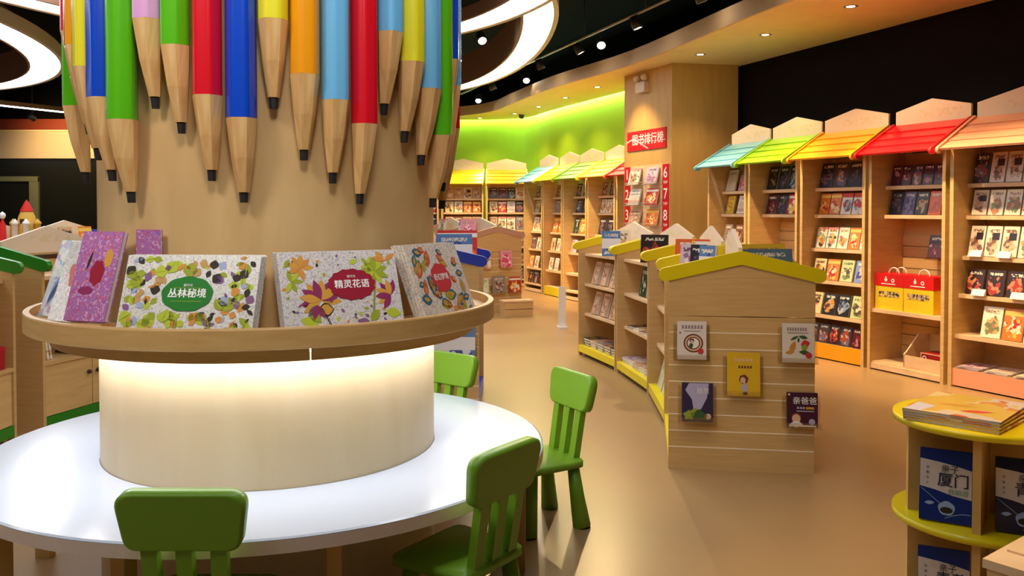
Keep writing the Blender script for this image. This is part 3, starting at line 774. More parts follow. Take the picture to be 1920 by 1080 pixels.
# ================================================================== WALL BOOKCASES
ROWZ = [1.635, 1.377, 1.05, .745, .42, .15]
REC = [.17, .16, .12, .08, .04, .02]
DEP = .42
def bookcase(P_far, P_near, roof, label, rows=(0, 1, 2, 3, 4, 5), base=None, planks=None, brace=False, extra_shelf=()):
    a = Vector(P_far); b = Vector(P_near); u_ = (b-a).normalized(); a = a+u_*.016; b = b-u_*.016
    d = (b-a); wid = d.length; rz = math.atan2(d.y, d.x)
    t = thing('house_bookcase', label, 'bookcase', (a.x, a.y, 0), rz, 'house-shaped wall bookcases')
    g = .004
    for x0 in (g, wid-.032-g): obj('side_panel', MB().box(x0, x0+.032, 0, DEP, 0, 1.93), M['maple'], t)
    obj('back_panel', MB().box(g+.032, wid-g-.032, DEP-.014, DEP, .05, 1.93), M['maple_h'], t)
    if planks:
        for k in range(int((planks[1]-planks[0])/.1)):
            z = planks[0]+k*.1
            obj('back_plank', MB().box(g+.034, wid-g-.034, DEP-.03, DEP-.015, z, z+.092), M['maple_h'], t)
    for i in rows:
        obj('shelf', MB().box(g+.032, wid-g-.032, REC[i], DEP-(.032 if planks else .015), ROWZ[i]-.032, ROWZ[i]), M['maple_edge'], t)
    for z, rc in extra_shelf:
        obj('shelf', MB().box(g+.032, wid-g-.032, rc, DEP-.032, z-.032, z), M['maple_edge'], t)
    obj('base_strip', MB().box(g+.032, wid-g-.032, .012, .03, .012, .15 if base else .06), M['r_'+base] if base else M['maple_edge'], t)
    # roof: overlapping slats from the eave up to the sign
    y0, z0, y1, z1 = -.15, 1.895, .30, 2.165
    sl = math.atan2(z1-z0, y1-y0); Ls = math.hypot(z1-z0, y1-y0)
    for k in range(4):
        u0, u1 = Ls*k/4-.01, Ls*(k+1)/4+.012
        m4 = Matrix.Translation((0, y0, z0)) @ Matrix.Rotation(sl, 4, 'X')
        mb = MB().prism([(u0, .006), (u1, -.004), (u1, .012), (u0, .024)], .02, wid-.02, 'yz', mat=m4)
        obj('roof_slat', mb, M['r_'+roof], t)
    for x0 in (.001, wid-.025):
        m4 = Matrix.Translation((0, y0, z0)) @ Matrix.Rotation(sl, 4, 'X')
        prof = arc_pts(.0, .004, .030, PI/2, PI*1.5, 8)+[(Ls, -.02), (Ls, .034)]
        obj('roof_rafter', MB().prism(prof, x0, x0+.024, 'yz', mat=m4), M['r_'+roof], t)
    sb = obj('sign_board', MB().prism([(.02, 2.12), (wid-.02, 2.12), (wid-.02, 2.30), (wid*.5, 2.385), (.02, 2.30)], .305, .325, 'xz'), M['sign'], t)
    obj('sign_support', MB().box(.06, .09, .325, DEP, 1.93, 2.2).box(wid-.09, wid-.06, .325, DEP, 1.93, 2.2), M['maple'], t)
    if brace:
        obj('brace', MB().prism([(.0, 1.90), (.03, 1.90), (.24, 1.30), (.21, 1.30)], .037, .052, 'yz'), M['maple_edge'], t)
    return t, wid
def fill(t, wid, row, covs, size, where, group, lean=R(13), x0=.06, x1=None, z=None, rec=None, dbl=False):
    """a row of books facing out on a shelf; counted from the case's far side"""
    x1 = wid-.06 if x1 is None else x1
    n = len(covs); zz = ROWZ[row] if z is None else z; rc = REC[row] if rec is None else rec
    for i, c in enumerate(covs):
        if c is None: continue
        x = x0+(x1-x0)*(i+.5)/n
        sz = size if not isinstance(size, list) else size[i]
        sz = (round(min(sz[0], (x1-x0)/n-.014), 3),)+tuple(sz[1:])
        m4 = t.matrix_basis @ Matrix.Translation((x, rc+.02, zz+.001)) @ Matrix.Rotation(R(rnd.uniform(-2, 2)), 4, 'Z')
        lab = f'{COV[c][0]} book, {ORD[i]} {where[0]} {where[1]}'
        book(c, sz, m4, lab, group, lean)
WP = [(3.517, 6.981), (3.177, 7.74), (2.812, 8.486), (2.514, 9.26), (2.264, 10.052)]
W5 = (3.90, 6.235)
RN = ['top', 'second', 'third', 'fourth', 'fifth', 'lowest']
def where(row, case): return ('from column end,', f'{RN[row]} shelf of {case}')
FC = 'from column end,'
def rowsfill(t, wid, case, spec, group):
    for row, (covs, size) in spec.items():
        fill(t, wid, row, covs, size, (FC, f'{RN[row]} shelf, {case}'), group)
c, wd = bookcase(WP[4], WP[3], 'pale blue', 'bookcase with pale blue slatted roof beside the square wooden column', brace=True)
rowsfill(c, wd, 'pale blue dark-wall case', {0: (['crm', 'pnk', 'whp'], [S_L, S_S, S_M]), 1: (['yel', 'wht', 'grc'], S_M), 2: (['gry', 'brn', 'whc'], S_M)}, 'books in the pale blue dark-wall bookcase')
c, wd = bookcase(WP[3], WP[2], 'lime', 'bookcase with lime slatted roof against the dark wall', rows=(0, 1, 5), planks=(.2, 1.3))
rowsfill(c, wd, 'lime-roofed dark-wall case', {0: (['blk', 'navy', 'blb', 'mar'], S_L), 1: (['mar', 'navy', 'redc', 'orac'], S_M)}, 'books in the lime dark-wall bookcase')
m4 = c.matrix_basis @ Matrix.Translation((.50, .30, .86)); book('pnk', S_M, m4, 'pink book on the slatted back of the lime dark-wall bookcase', 'pink slatwall book', R(12))
o = obj('book_ledge', MB().box(-.09, .09, -.01, .09, -.012, 0).box(-.09, .09, -.014, -.01, -.012, .02), M['acrylic']); set_world(o, m4 @ Matrix.Translation((0, 0, -.001))); tag(o, 'clear ledge under the pink book in the lime-roofed case', 'ledge')
c, wd = bookcase(WP[2], WP[1], 'orange', 'bookcase with orange slatted roof against the dark wall', base='orange')
rowsfill(c, wd, 'orange-roofed dark-wall case', {0: (['navy', 'mix', 'navy', 'blk'], S_L), 1: (['orac', 'orac', 'redw', 'redw', 'redw'], S_M), 2: (['whc', 'whc', 'whp', 'orac', 'whc'], S_M),
    3: (['crc', 'orac', 'grc', 'blc'], S_M), 4: (['crc', 'blo', 'blb', 'grc'], S_M), 5: (['mix', 'mix', 'drd', 'mix', 'mar'], S_S)}, 'books in the orange dark-wall bookcase')
c3, wd = bookcase(WP[1], WP[0], 'red', 'bookcase with red slatted roof holding two gift boxes', rows=(0, 1), planks=(.1, 1.3), extra_shelf=((.545, .02), (.075, .03)))
rowsfill(c3, wd, 'red-roofed dark-wall case', {0: (['mar', 'mar', 'mix', 'mar', 'mar', 'wht'], S_S), 1: (['navy', 'vio', 'blo', 'ora', 'mix'], S_M)}, 'books in the red dark-wall bookcase')
m4 = c3.matrix_basis @ Matrix.Translation((.46, .28, 1.0)); book('mar', S_M, m4, 'dark maroon book on the slatted back of the red-roofed bookcase', 'maroon slatwall book', R(12))
o = obj('book_ledge', MB().box(-.09, .09, -.01, .10, -.012, 0).box(-.09, .09, -.014, -.01, -.012, .02), M['acrylic']); set_world(o, m4 @ Matrix.Translation((0, 0, -.001))); tag(o, 'clear ledge under the maroon book in the red-roofed case', 'ledge')
# gift boxes
ry, rr_ = cm('gift_yellow', srgb(244, 204, 36)), cm('gift_red', srgb(216, 24, 24))
gi = cover('gift_print', srgb(238, 200, 60), [srgb(60, 50, 60), srgb(150, 140, 150), srgb(220, 190, 120)], 12, 2.2, None, .4, .4)
for k, x in enumerate((.045, .352)):
    t = thing('gift_box', ['red and yellow handled gift box nearer the column', 'red and yellow handled gift box at the peach-roofed end'][k], 'gift box', (0, 0, 0), 0, 'gift boxes')
    set_world(t, c3.matrix_basis @ Matrix.Translation((x, .05, .546)))
    wb = .30
    obj('body', MB().box(0, wb, 0, .2, 0, .205), ry, t)
    obj('lid', MB().box(-.003, wb+.003, -.003, .203, .205, .315), rr_, t)
    mb = MB()
    for q in range(5): mb.box(.04+q*.045, .078+q*.045, -.002, 0, .11, .16)
    obj('picture_row', mb, gi, t)
    obj('emblem', MB().lathe([(0, 0), (.016, 0)], 14, mat=Matrix.Translation((.12, -.005, .262)) @ Matrix.Rotation(PI/2, 4, 'X')).lathe([(.009, 0), (.018, 0)], 14, mat=Matrix.Translation((.195, -.005, .258)) @ Matrix.Rotation(PI/2, 4, 'X')).box(.115, .125, -.006, -.004, .275, .292).box(.07, .22, -.005, -.004, .222, .23), M['pw'], t)
    for yy in ((.06, .15) if k == 0 else (.07,)):
        obj('handle', MB().tube([(wb*.5+.055*math.cos(a), yy, .312+.055*math.sin(a)) for a in [PI*i/10 for i in range(11)]], .006, 6), M['pw'], t)
# open wooden tray with a red box
t = thing('display_crate', 'open wooden display crate on the floor of the red-roofed bookcase', 'crate', (0, 0, 0)); set_world(t, c3.matrix_basis @ Matrix.Translation((.372, .03, .076)))
obj('front_board', MB().box(0, .38, 0, .014, 0, .10), M['maple_edge'], t)
obj('back_board', MB().box(0, .38, .30, .314, 0, .27), M['maple'], t)
for x in (0, .366): obj('side_board', MB().prism([(.0, 0), (.30, 0), (.30, .27), (.17, .27), (.03, .13), (0, .11)], x, x+.014, 'yz'), M['maple_edge'], t)
obj('bottom_board', MB().box(.014, .366, .014, .30, 0, .012), M['maple'], t)
t = thing('boxed_set', 'red cardboard boxed book set lying in the wooden display crate', 'box', (0, 0, 0)); set_world(t, c3.matrix_basis @ Matrix.Translation((.525, .06, .09)))
obj('carton', MB().box(0, .20, 0, .18, 0, .13), cm('carton_red', srgb(150, 22, 24)), t)
obj('frame_line', MB().box(.0, .20, -.003, 0, .122, .13).box(0, .008, -.003, 0, .03, .13).box(0, .2, -.003, 0, .03, .037), cm('carton_pink', srgb(232, 170, 150)), t)
obj('emblem', MB().lathe([(.012, 0), (.02, 0)], 14, mat=Matrix.Translation((.04, -.004, .088)) @ Matrix.Rotation(PI/2, 4, 'X')), M['pw'], t)
c4, wd4 = bookcase(WP[0], W5, 'peach', 'bookcase with peach slatted roof, nearest the yellow round stand', base='peach')
rowsfill(c4, wd4, 'peach-roofed case', {0: (['mix', 'whd', 'whd', 'whd', 'whd'], S_L), 1: (['whd', 'whp', 'whp', 'whp', 'whp'], S_M), 2: (['whd', 'whd', 'whd', 'whp', 'whd'], S_L),
    3: (['drd', 'drd', 'drd', 'drd'], S_M), 4: ([None, 'whp', 'orac', 'whp'], S_L)}, 'books in the peach-roofed bookcase')
for x, r_, lab in ((.10, 2, 'first'), (.34, 2, 'second'), (.60, 2, 'third'), (.16, 3, 'first'), (.48, 3, 'second')):
    o = obj('price_card', MB().prism([(0, 0), (.03, 0), (.034, .045), (.028, .05)], 0, .11, 'yz'), M['pw']); set_world(o, c4.matrix_basis @ Matrix.Translation((x, REC[r_]-.032, ROWZ[r_]+.001)))
    tag(o, f'{lab} white price card from red-roofed side, {RN[r_]} shelf of peach-roofed case', 'price card', 'price cards')
for i in range(3):
    for k in range(2):
        m4 = c4.matrix_basis @ Matrix.Translation((.155+.235*i, .28, .151+k*.013)) @ Matrix.Rotation(R(6*k), 4, 'Z') @ Matrix.Translation((0, -.25, 0))
        o = book(['plv', 'wht', 'whp'][i], (.19, .25, .011), m4 @ Matrix.Translation((0, .26, .012)) @ Matrix.Rotation(0, 4, 'X'), f'{["pale lilac", "plain white", "white picture"][i]} magazine lying flat, {"upper" if k else "lower"}, floor of peach-roofed bookcase', 'flat magazines in the peach-roofed bookcase', 0, 'magazine', False)
        set_world(o, m4 @ Matrix.Translation((0, 0, .0115)) @ Matrix.Rotation(-PI/2, 4, 'X'))

# green wall bookcases
QP = [(1.471, 12.3), (1.127, 13.056), (.801, 13.82), (.513, 14.598), (.199, 15.366)]
QM = (1.725, 11.755)
GW = 'green-wall case'
SPEC = {
 'pale blue': ((QP[4], QP[3]), {0: ['brn', 'mix', 'gry'], 1: ['crc', 'mar', 'gry'], 2: ['whp', 'crc', 'wht'], 3: ['mix', 'whc', 'drd'], 4: ['orac', 'whp', 'drd'], 5: ['drd', 'mix', 'drd']}),
 'lemon': ((QP[3], QP[2]), {0: ['brn', 'crc', 'grn'], 1: ['gry', 'whp', 'brn'], 2: ['orac', 'orac', 'wht'], 3: ['crc', 'whp', 'grc'], 4: ['whp', 'wht', None]}),
 'lime': ((QP[2], QP[1]), {0: ['mix', 'brn', 'gry'], 1: ['blb', 'mix', 'brn'], 2: ['grn', 'orac', 'brn'], 3: ['plv', 'vio', 'mar']}),
 'orange': ((QP[1], QP[0]), {0: ['brn', 'mix', 'blk'], 1: ['whp', 'whp', 'orac', 'orac'], 2: ['navy', 'navy', 'grc']}),
}
for nm, ((pf, pn), spec) in SPEC.items():
    c, wd = bookcase(pf, pn, nm, f'bookcase with {nm} slatted roof standing along the green wall', base='lemon' if nm == 'lemon' else None, brace=(nm == 'pale blue'))
    for row, covs in spec.items():
        fill(c, wd, row, covs, S_L if row == 2 else S_M, (FC if 0 else 'from the green corner,', f'{RN[row]} shelf, {nm} {GW}'), f'books in the {nm} green-wall bookcase', R(12))
c, wd = bookcase(QP[0], QM, 'red', 'bookcase with red slatted roof half hidden behind the square column')
SPEC2 = [('orange', (-.50, 15.95), (.31, 15.97), {0: ['mix', 'mar', 'blb', 'whp'], 1: ['crc', 'redc', 'wht', 'mix'], 2: ['tan', 'whc', 'whc', 'gry'], 3: ['brn', 'tan', 'brn', 'brn'], 4: ['drd', 'mix', 'mar', 'brn'], 5: ['orac', 'whc', 'whc', 'mix']}),
         ('yellow', (-1.33, 15.96), (-.505, 15.95), {0: ['tan', 'tan', 'whd', 'tan'], 1: ['crc', 'whp', 'orac', 'orac'], 2: ['tan', 'brn', 'tan', 'tan'], 3: ['whp', 'brn', 'whp', 'whp']}),
         ('lime', (-2.16, 16.0), (-1.335, 15.96), {0: ['brn', 'mix', 'mix', 'mix'], 1: ['whp', 'whd', 'mix', 'redc'], 2: ['mix', 'mix', 'brn', 'navy']})]
for nm, pf, pn, spec in SPEC2:
    c, wd = bookcase(pf, pn, nm, f'bookcase with {nm} slatted roof at the far end of the green wall')
    for row, covs in spec.items():
        fill(c, wd, row, covs, S_M if row != 2 else S_L, ('from the lime end,', f'{RN[row]} shelf, far {nm}-roofed case'), f'books in the far {nm} bookcase', R(12))

# ================================================================== ISLAND SHELVES (gable-roofed, two-sided)
IHW = .385
IZ = [.996, .70, .41, .10]
def gable_blade(): 
    up = [(-.41, 1.104), (0, 1.200), (.41, 1.104)]
    e1 = arc_pts(.405, 1.068, .037, PI*.42, -PI*.58, 8)
    e2 = arc_pts(-.405, 1.068, .037, -PI*.42, -PI*1.42, 8)
    return [(0, 1.200)]+e1+[(0, 1.126)]+e2
def island(start, e, L, roof, label, slat=False, doors=False, base=None, sign=True, group='island shelves', shelves=(0, 1, 2, 3)):
    """start: floor point in the middle of the near gable; e: unit direction of the ridge"""
    t = thing('house_island_shelf', label, 'shelf', (start[0], start[1], 0), math.atan2(e[1], e[0]), group)
    rf = M['r_'+roof]; bs = M['r_'+(base or roof)]
    def gable(x0, x1, z0): return MB().prism([(-IHW, z0), (IHW, z0), (IHW, 1.06), (0, 1.15), (-IHW, 1.06)], x0, x1, 'yz')
    if slat:
        obj('gable_panel', gable(0, .024, .845), M['maple_h'], t)
        for k in range(8):
            z1 = .84-.09*k
            obj('slatwall_plank', MB().box(0, .024, -IHW, IHW, z1-.084, z1), M['maple_h'], t)
            obj('groove_insert', MB().box(-.001, .024, -IHW+.002, IHW-.002, z1-.09, z1-.084), M['groove'], t)
        obj('plinth_panel', MB().box(0, .024, -IHW, IHW, 0.0, .12), M['maple_h'], t)
    else:
        obj('gable_panel', gable(0, .024, 0), M['maple_h'], t)
    obj('gable_panel', gable(L-.024, L, 0), M['maple_h'], t)
    for x0, x1 in ((-.008, .03), (L-.03, L+.008)): obj('roof_blade', MB().prism(gable_blade(), x0, x1, 'yz'), rf, t)
    for i in shelves: obj('shelf', MB().box(.024, L-.024, -IHW+(.06 if i < 3 else .004), IHW-(.06 if i < 3 else .004), IZ[i]-.024, IZ[i]), M['maple_edge'] if i < 3 else bs, t)
    for s in (-1, 1): obj('base_strip', MB().box(.024, L-.024, s*IHW-(.014 if s > 0 else 0), s*IHW+(.014 if s < 0 else 0), .035, .099), bs, t)
    obj('divider', MB().box(.024, L-.024, -.009, .009, .10, 1.13), M['maple_h'], t)
    if sign: obj('ridge_sign', MB().prism([(.06, 1.13), (L-.06, 1.13), (L-.06, 1.215), (L*.5, 1.31), (.06, 1.215)], -.011, .011, 'xz'), M['sign'], t)
    for x in (.04, L-.08):
        for s in (-1, 1): obj('foot', MB().box(x, x+.04, s*.33-.02, s*.33+.02, 0, .036), M['maple_edge'], t)
    if doors:
        for s in (-1, 1):
            y = s*(IHW-.02)
            for k in range(2):
                x0 = .026+k*(L-.052)/2
                dr = obj('door', MB().box(x0+.003, x0+(L-.052)/2-.003, y-.009, y+.009, .104, .43), M['maple'], t)
                kx = (L/2-.04) if k == 0 else (L/2+.04)
                obj('knob', MB().lathe([(0, .022), (.014, .02), (.016, .010), (.008, 0)], 12, mat=Matrix.Translation((kx, y+s*.009, .33)) @ Matrix.Rotation(-s*PI/2, 4, 'X')), M['knob'], dr)
        obj('cabinet_top', MB().box(.024, L-.024, -IHW, IHW, .432, .456), M['maple_h'], t)
    return t
def ibook(t, cov_, size, x, y, z, rz, label, group, lean=R(12), flat=False):
    m4 = t.matrix_basis @ Matrix.Translation((x, y, z+.001)) @ Matrix.Rotation(rz, 4, 'Z')
    o = book(cov_, size, m4, label, group, lean)
    if flat: set_world(o, m4 @ Matrix.Translation((0, 0, size[2]+.0005)) @ Matrix.Rotation(-PI/2, 4, 'X'))
    return o
PY = [(.86, 4.72), (1.0, 5.64), (1.045, 6.62), (.91, 7.585), (.64, 8.52)]
YU = []
names = ['yellow-roofed island shelf whose slatted end carries five books', 'yellow-roofed island shelf just behind the five-book end unit', 'yellow-roofed island shelf holding a dark green book', 'last yellow-roofed island shelf, by the white stand']
for i in range(4):
    a, b = Vector(PY[i]), Vector(PY[i+1]); d = b-a; L = d.length-.035; e = d.normalized(); r_ = Vector((e.y, -e.x))
    st = a+r_*IHW
    YU.append((island(st, e, L, 'lemon', names[i], slat=(i == 0), base='yellow', group='yellow island shelves'), L))
# books, visible aisle side is local +y; covers face +y
U2, L2 = YU[1]; U3, L3 = YU[2]; U4, L4 = YU[3]; U1, L1 = YU[0]
GY = 'books on the yellow island'
for k, x in enumerate((.20, .42, .64)): ibook(U4, 'tan', (.14, .22, .03), L4-x, .30, IZ[1], PI, f'tan spotted book, {ORD[k]} from far gable, second shelf of last yellow island', GY, R(16))
for k, x in enumerate((.20, .42, .64)): ibook(U4, 'tan', (.14, .22, .03), L4-x, .30, IZ[2], PI, f'tan spotted book, {ORD[k]} from far gable, third shelf of last yellow island', GY, R(16))
for k in range(5):
    for j in range(3): ibook(U4, ['blk', 'tan', 'gry', 'brn', 'mix'][k], (.15, .2, .022), L4-.12-.17*k, .34, IZ[3]+j*.0235, PI+R(4*j-4), f'{["black", "tan", "grey", "brown", "dark multicoloured"][k]} book lying in low stack, {["lowest", "middle", "topmost"][j]}, last yellow island', GY, 0, True)
ibook(U3, 'grn', (.19, .24, .02), L3-.42, .28, IZ[1], PI, 'dark green picture book standing on the third yellow island', GY, R(8))
for k in range(4): ibook(U3, ['blk', 'whp', 'brn', 'whp'][k], (.16, .21, .018), L3-.22-.17*k, .31, IZ[2]+.0*k, PI+R(8), f'{["black", "white picture", "brown patterned", "second white picture"][k]} book lying flat on middle shelf of third yellow island', GY, 0, True)
for k in range(5):
    for j in range(2): ibook(U3, ['plv', 'wht', 'tan', 'whp', 'plv'][k], (.15, .2, .02), L3-.12-.17*k, .34, IZ[3]+j*.0215, PI+R(5*j), f'{["pale lilac", "plain white", "tan spotted", "white picture", "end pale lilac"][k]} book lying flat, {["lower", "upper"][j]}, bottom of third yellow island', GY, 0, True)
for k in range(2): ibook(U2, 'pgr', (.22, .275, .016), L2-.22-.26*k, .33, IZ[3], PI, f'pale green and white tall book, {ORD[k]} from the third island, bottom of second', GY, R(14))
ibook(U2, 'drd', S_M, L2-.5, .30, IZ[2], PI, 'dark red book standing on middle shelf of second yellow island', GY)
# books on the top trays
for k, (cv, yy) in enumerate((('lbl', .30), ('whp', .16), ('pgr', .13))):
    ibook(U4, cv, (.17, .23, .02), .30+.1*k, yy, IZ[0], R(250), f'{COV[cv][0]} book standing on top of the last yellow island', GY, R(8))
ibook(U3, 'fire', (.22, .225, .02), .26, .26, IZ[0], R(240), 'black book with flame-red print on top of third yellow island', GY, R(6))
ibook(U2, 'ora', (.24, .22, .02), .36, .16, IZ[0], R(245), 'plain orange landscape book on top of second yellow island', GY, R(10))
ibook(U2, 'wht', (.10, .21, .02), .20, .12, IZ[0], R(245), 'narrow white book beside the orange one on second yellow island', GY, R(10))
for k, (cv, wd_) in enumerate((('plv', .12), ('navy', .10), ('lbl', .10))): ibook(U1, cv, (wd_, .215, .03), .53-.105*k, .26-.045*k, IZ[0], PI+R(60), f'{COV[cv][0]} thick book, {ORD[k]} from second island, top of five-book island', GY, R(8))
ibook(U1, 'yel', (.17, .23, .012), .74, .25, IZ[0], PI, 'yellow thin book on top of five-book island', GY, R(8))
ibook(U1, 'stl', (.30, .20, .02), .26, -.18, IZ[0], R(-75), 'steel blue board book standing atop the five-book island', GY, R(10))
ibook(U1, 'yel', (.28, .22, .015), .52, -.2, IZ[0], R(-70), 'yellow landscape book behind the steel blue one', GY, R(10))
# small square ridge finial card next to the signs
# five face-out books on the slatted end of unit 1 (end faces local -x)
def end_m(t, y, z): return t.matrix_basis @ Matrix.Translation((-.012, y, z)) @ Matrix.Rotation(-PI/2, 4, 'Z')
def holder(t, y, z, wd, h, lab):
    o = obj('book_holder', MB().box(-wd/2, wd/2, -.045, .008, -.004, 0).box(-wd/2, wd/2, -.047, -.044, -.004, .028).box(-wd/2, wd/2, .004, .008, 0, h), M['acrylic'])
    set_world(o, end_m(t, y, z)); return tag(o, lab, 'book holder', 'clear book holders')
E5 = [(.264, .610, (.155, .205, .016), 'wht'), (-.292, .607, (.165, .208, .016), 'wht'), (-.01, .42, (.172, .232, .012), 'yel'), (.232, .272, (.165, .208, .014), 'navy'), (-.315, .262, (.158, .182, .02), 'mar')]
labs = ['white book with round brown ring picture on slatted end', 'white book with tree and fox picture on slatted end', 'yellow book with small figure picture on slatted end', 'waterfall picture book with green plants on slatted end', 'dark purple book with white title on slatted end']
M['c_pl_white'] = paint('cover_white', srgb(226, 216, 212), .3, .5, .05); M['c_pl_yel'] = paint('cover_yellow', srgb(222, 180, 40), .3, .5, .05)
M['c_pl_navy'] = paint('cover_night', srgb(52, 44, 78), .3, .5, .05); M['c_pl_pur'] = paint('cover_plum', srgb(64, 20, 52), .3, .5, .05)
B5 = []
for k, (y, z, sz, cv) in enumerate(E5):
    holder(U1, y, z, sz[0]+.04, sz[1]*.9, f'clear holder carrying the {labs[k][:labs[k].index(" on slatted")]}')
    m4 = end_m(U1, y, z) @ Matrix.Translation((0, -.040, .001))
    o = book(['c_pl_white', 'c_pl_white', 'c_pl_yel', 'c_pl_navy', 'c_pl_pur'][k], sz, m4, labs[k], 'five books on the slatted end', R(5)); B5.append(o)
ink = cm('pr_ink', srgb(150, 130, 140)); brown = cm('pr_brown', srgb(110, 60, 44)); skin = cm('pr_skin', srgb(222, 178, 150)); lil = cm('pr_lilac', srgb(176, 170, 206)); gr2 = cm('pr_leaf', srgb(60, 90, 50)); yg = cm('pr_yellowgreen', srgb(150, 160, 60))
def dots_title(x0, x1, z, h, mi, n=7): return [([(x0+(x1-x0)*(i+.1)/n, z), (x0+(x1-x0)*(i+.85)/n, z), (x0+(x1-x0)*(i+.8)/n, z+h), (x0+(x1-x0)*(i+.2)/n, z+h)], mi, 0) for i in range(n)]
p = [(blob_poly(.008, .088, .052, .050, 0, 1), 1, 0), (blob_poly(.008, .088, .044, .042, 0, 1), 2, 1), (blob_poly(.008, .088, .036, .034, 0, 1), 1, 1.5), (blob_poly(.008, .088, .030, .028, 0, 1), 3, 2), (blob_poly(.0, .10, .012, .014, .1, 3), 1, 3), (blob_poly(.0, .095, .008, .010, 0, 3), 2, 3.5), (blob_poly(-.004, .075, .011, .013, .1, 4), 4, 3), (blob_poly(.046, .046, .016, .016, 0, 1), 5, 4)]
p += dots_title(-.055, .06, .165, .02, 0)+[([(-.04, .15), (.045, .15), (.045, .155), (-.04, .155)], 0, 0), (blob_poly(-.062, .143, .006, .006, 0, 1), 0, 0)]
print_on(B5[0], 'cover_print', p, [ink, brown, skin, M['pw'], gr2, redb])
p = [(leaf_poly(-.03, .08, .075, .2, 1.2), 1, 0), (leaf_poly(-.045, .055, .05, .2, .2), 1, 1), (leaf_poly(.035, .10, .05, .4, .3), 5, 0), (leaf_poly(.03, .08, .04, .4, 1.3), 6, 1), (leaf_poly(.03, .055, .06, .2, -.1), 4, 2), (blob_poly(.052, .04, .017, .016, 0, 1), 5, 3), (leaf_poly(-.02, .13, .05, .15, .5), 4, 0), (leaf_poly(.025, .135, .05, .2, -.2), 4, 0), (leaf_poly(0, .12, .03, .2, 1.5), 4, 1)]
p += dots_title(-.06, .045, .168, .018, 0, 8)+[([(-.055, .155), (.05, .155), (.05, .16), (-.055, .16)], 0, 0)]
print_on(B5[1], 'cover_print', p, [ink, org, skin, M['pw'], gr2, redb, yg])
p = [(blob_poly(.0, .09, .024, .024, .06, 6), 0, 0), (blob_poly(-.004, .085, .014, .016, 0, 1), 1, 1), (leaf_poly(.004, .045, .062, .26, 1.5), 2, 1), (leaf_poly(.008, .015, .03, .3, 0), 3, 2)]+dots_title(-.03, .045, .148, .014, 0, 5)+dots_title(-.05, .05, .185, .016, 1, 5)
p = [q for q in p if all(z > .003 for x, z in q[0])]
print_on(B5[2], 'cover_picture', p[:4], [brown, skin, lil, dark]); print_on(B5[2], 'cover_title', p[4:9], [brown, skin, lil, dark]); print_on(B5[2], 'cover_heading', p[9:], [brown, skin, lil, dark])
p = [([(-.045, .207), (.06, .207), (.05, .13), (.02, .07), (-.02, .06), (-.03, .12), (-.065, .17)], 0, 0), (blob_poly(-.045, .035, .028, .024, .15, 5), 2, 1), (blob_poly(.0, .04, .035, .026, .12, 7), 1, 1), (blob_poly(.03, .03, .02, .02, .1, 5), 1, 2), (blob_poly(.056, .03, .016, .016, 0, 1), 3, 2), (leaf_poly(-.02, .06, .05, .2, .6), 2, 2)]
print_on(B5[3], 'cover_print', p, [lil, gr2, yg, skin])
title_on(B5[3], '自然', .034, M['pw'], .028, .165)
p = [(blob_poly(-.032, .045, .022, .024, 0, 1), 1, 1), (blob_poly(-.032, .055, .025, .022, .05, 5), 0, 0), (leaf_poly(-.032, .017, .066, .26, 0), 2, 2), ([(-.07, .003), (.07, .003), (.07, .012), (-.07, .014)], 2, 1), (blob_poly(.048, .03, .016, .016, 0, 1), 3, 0), ([(-.03, .084), (.06, .084), (.06, .087), (-.03, .087)], 2, 0), ([(.018, .096), (.06, .096), (.06, .108), (.018, .108)], 4, 0)]+dots_title(-.03, .015, .097, .011, 3, 3)+[(blob_poly(-.068, .172, .006, .005, 0, 1), 2, 0)]
print_on(B5[4], 'cover_print', p, [brown, skin, M['pw'], lil, gold])
title_on(B5[4], '亲爸爸', .042, M['pw'], .012, .138, bold=.0006)

# island with blue roof behind the chairs
UB = island((-.611, 5.9), (0, 1), .96, 'blue', 'blue-roofed island shelf behind the round table', slat=True, base='blue', group='other island shelves')
ibook(UB, 'lbl', (.26, .25, .016), .30, -.20, IZ[0], R(-80), 'blue and green picture book on top of blue-roofed island', 'books on the blue-roofed island', R(8))
ibook(UB, 'redc', (.30, .27, .02), .6, -.20, IZ[0], R(-85), 'red cartoon book on top of blue-roofed island', 'books on the blue-roofed island', R(8))
for (y, z, cv, sz, lab) in ((-.20, .40, 'lbl', (.32, .22, .014), 'light blue book on slatted end of blue-roofed island'), (-.19, .70, 'grn', (.22, .16, .012), 'dark green book high on slatted end of blue-roofed island')):
    holder(UB, y, z, .34, .1, 'clear holder under the '+lab[:lab.index(' on slatted' if ' on slatted' in lab and 'high' not in lab else ' high')]+' of the blue-roofed island')
    book(cv, sz, end_m(UB, y, z) @ Matrix.Translation((0, -.04, .001)), lab, 'books on the blue-roofed island', R(5))
# pink-roofed islands further back
ee = Vector((-.5, .866)); s0 = Vector((-.2, 11.9))
UC = island(s0, ee, .95, 'dusty pink', 'dusty pink roofed island shelf with slatted end, before the far bookcases', slat=True, base='dusty pink', group='other island shelves')
UC2 = island(s0+ee*.985, ee, .95, 'dusty pink', 'second dusty pink roofed island shelf, nearer the far bookcases', group='other island shelves')
for k, (y, z, cv, sz) in enumerate(((-.12, .62, 'pnk', (.18, .24, .014)), (.22, .62, 'whp', (.18, .24, .014)), (-.0, .27, 'gry', (.2, .24, .014)), (-.26, .27, 'redc', (.18, .22, .014)), (.25, .27, 'pgr', (.18, .22, .014)))):
    holder(UC, y, z, sz[0]+.03, .12, f'clear holder under the {COV[cv][0]} book on the pink-roofed end')
    book(cv, sz, end_m(UC, y, z) @ Matrix.Translation((0, -.04, .001)), f'{COV[cv][0]} book on slatted end of the pink-roofed island', 'books on the pink-roofed island', R(5))
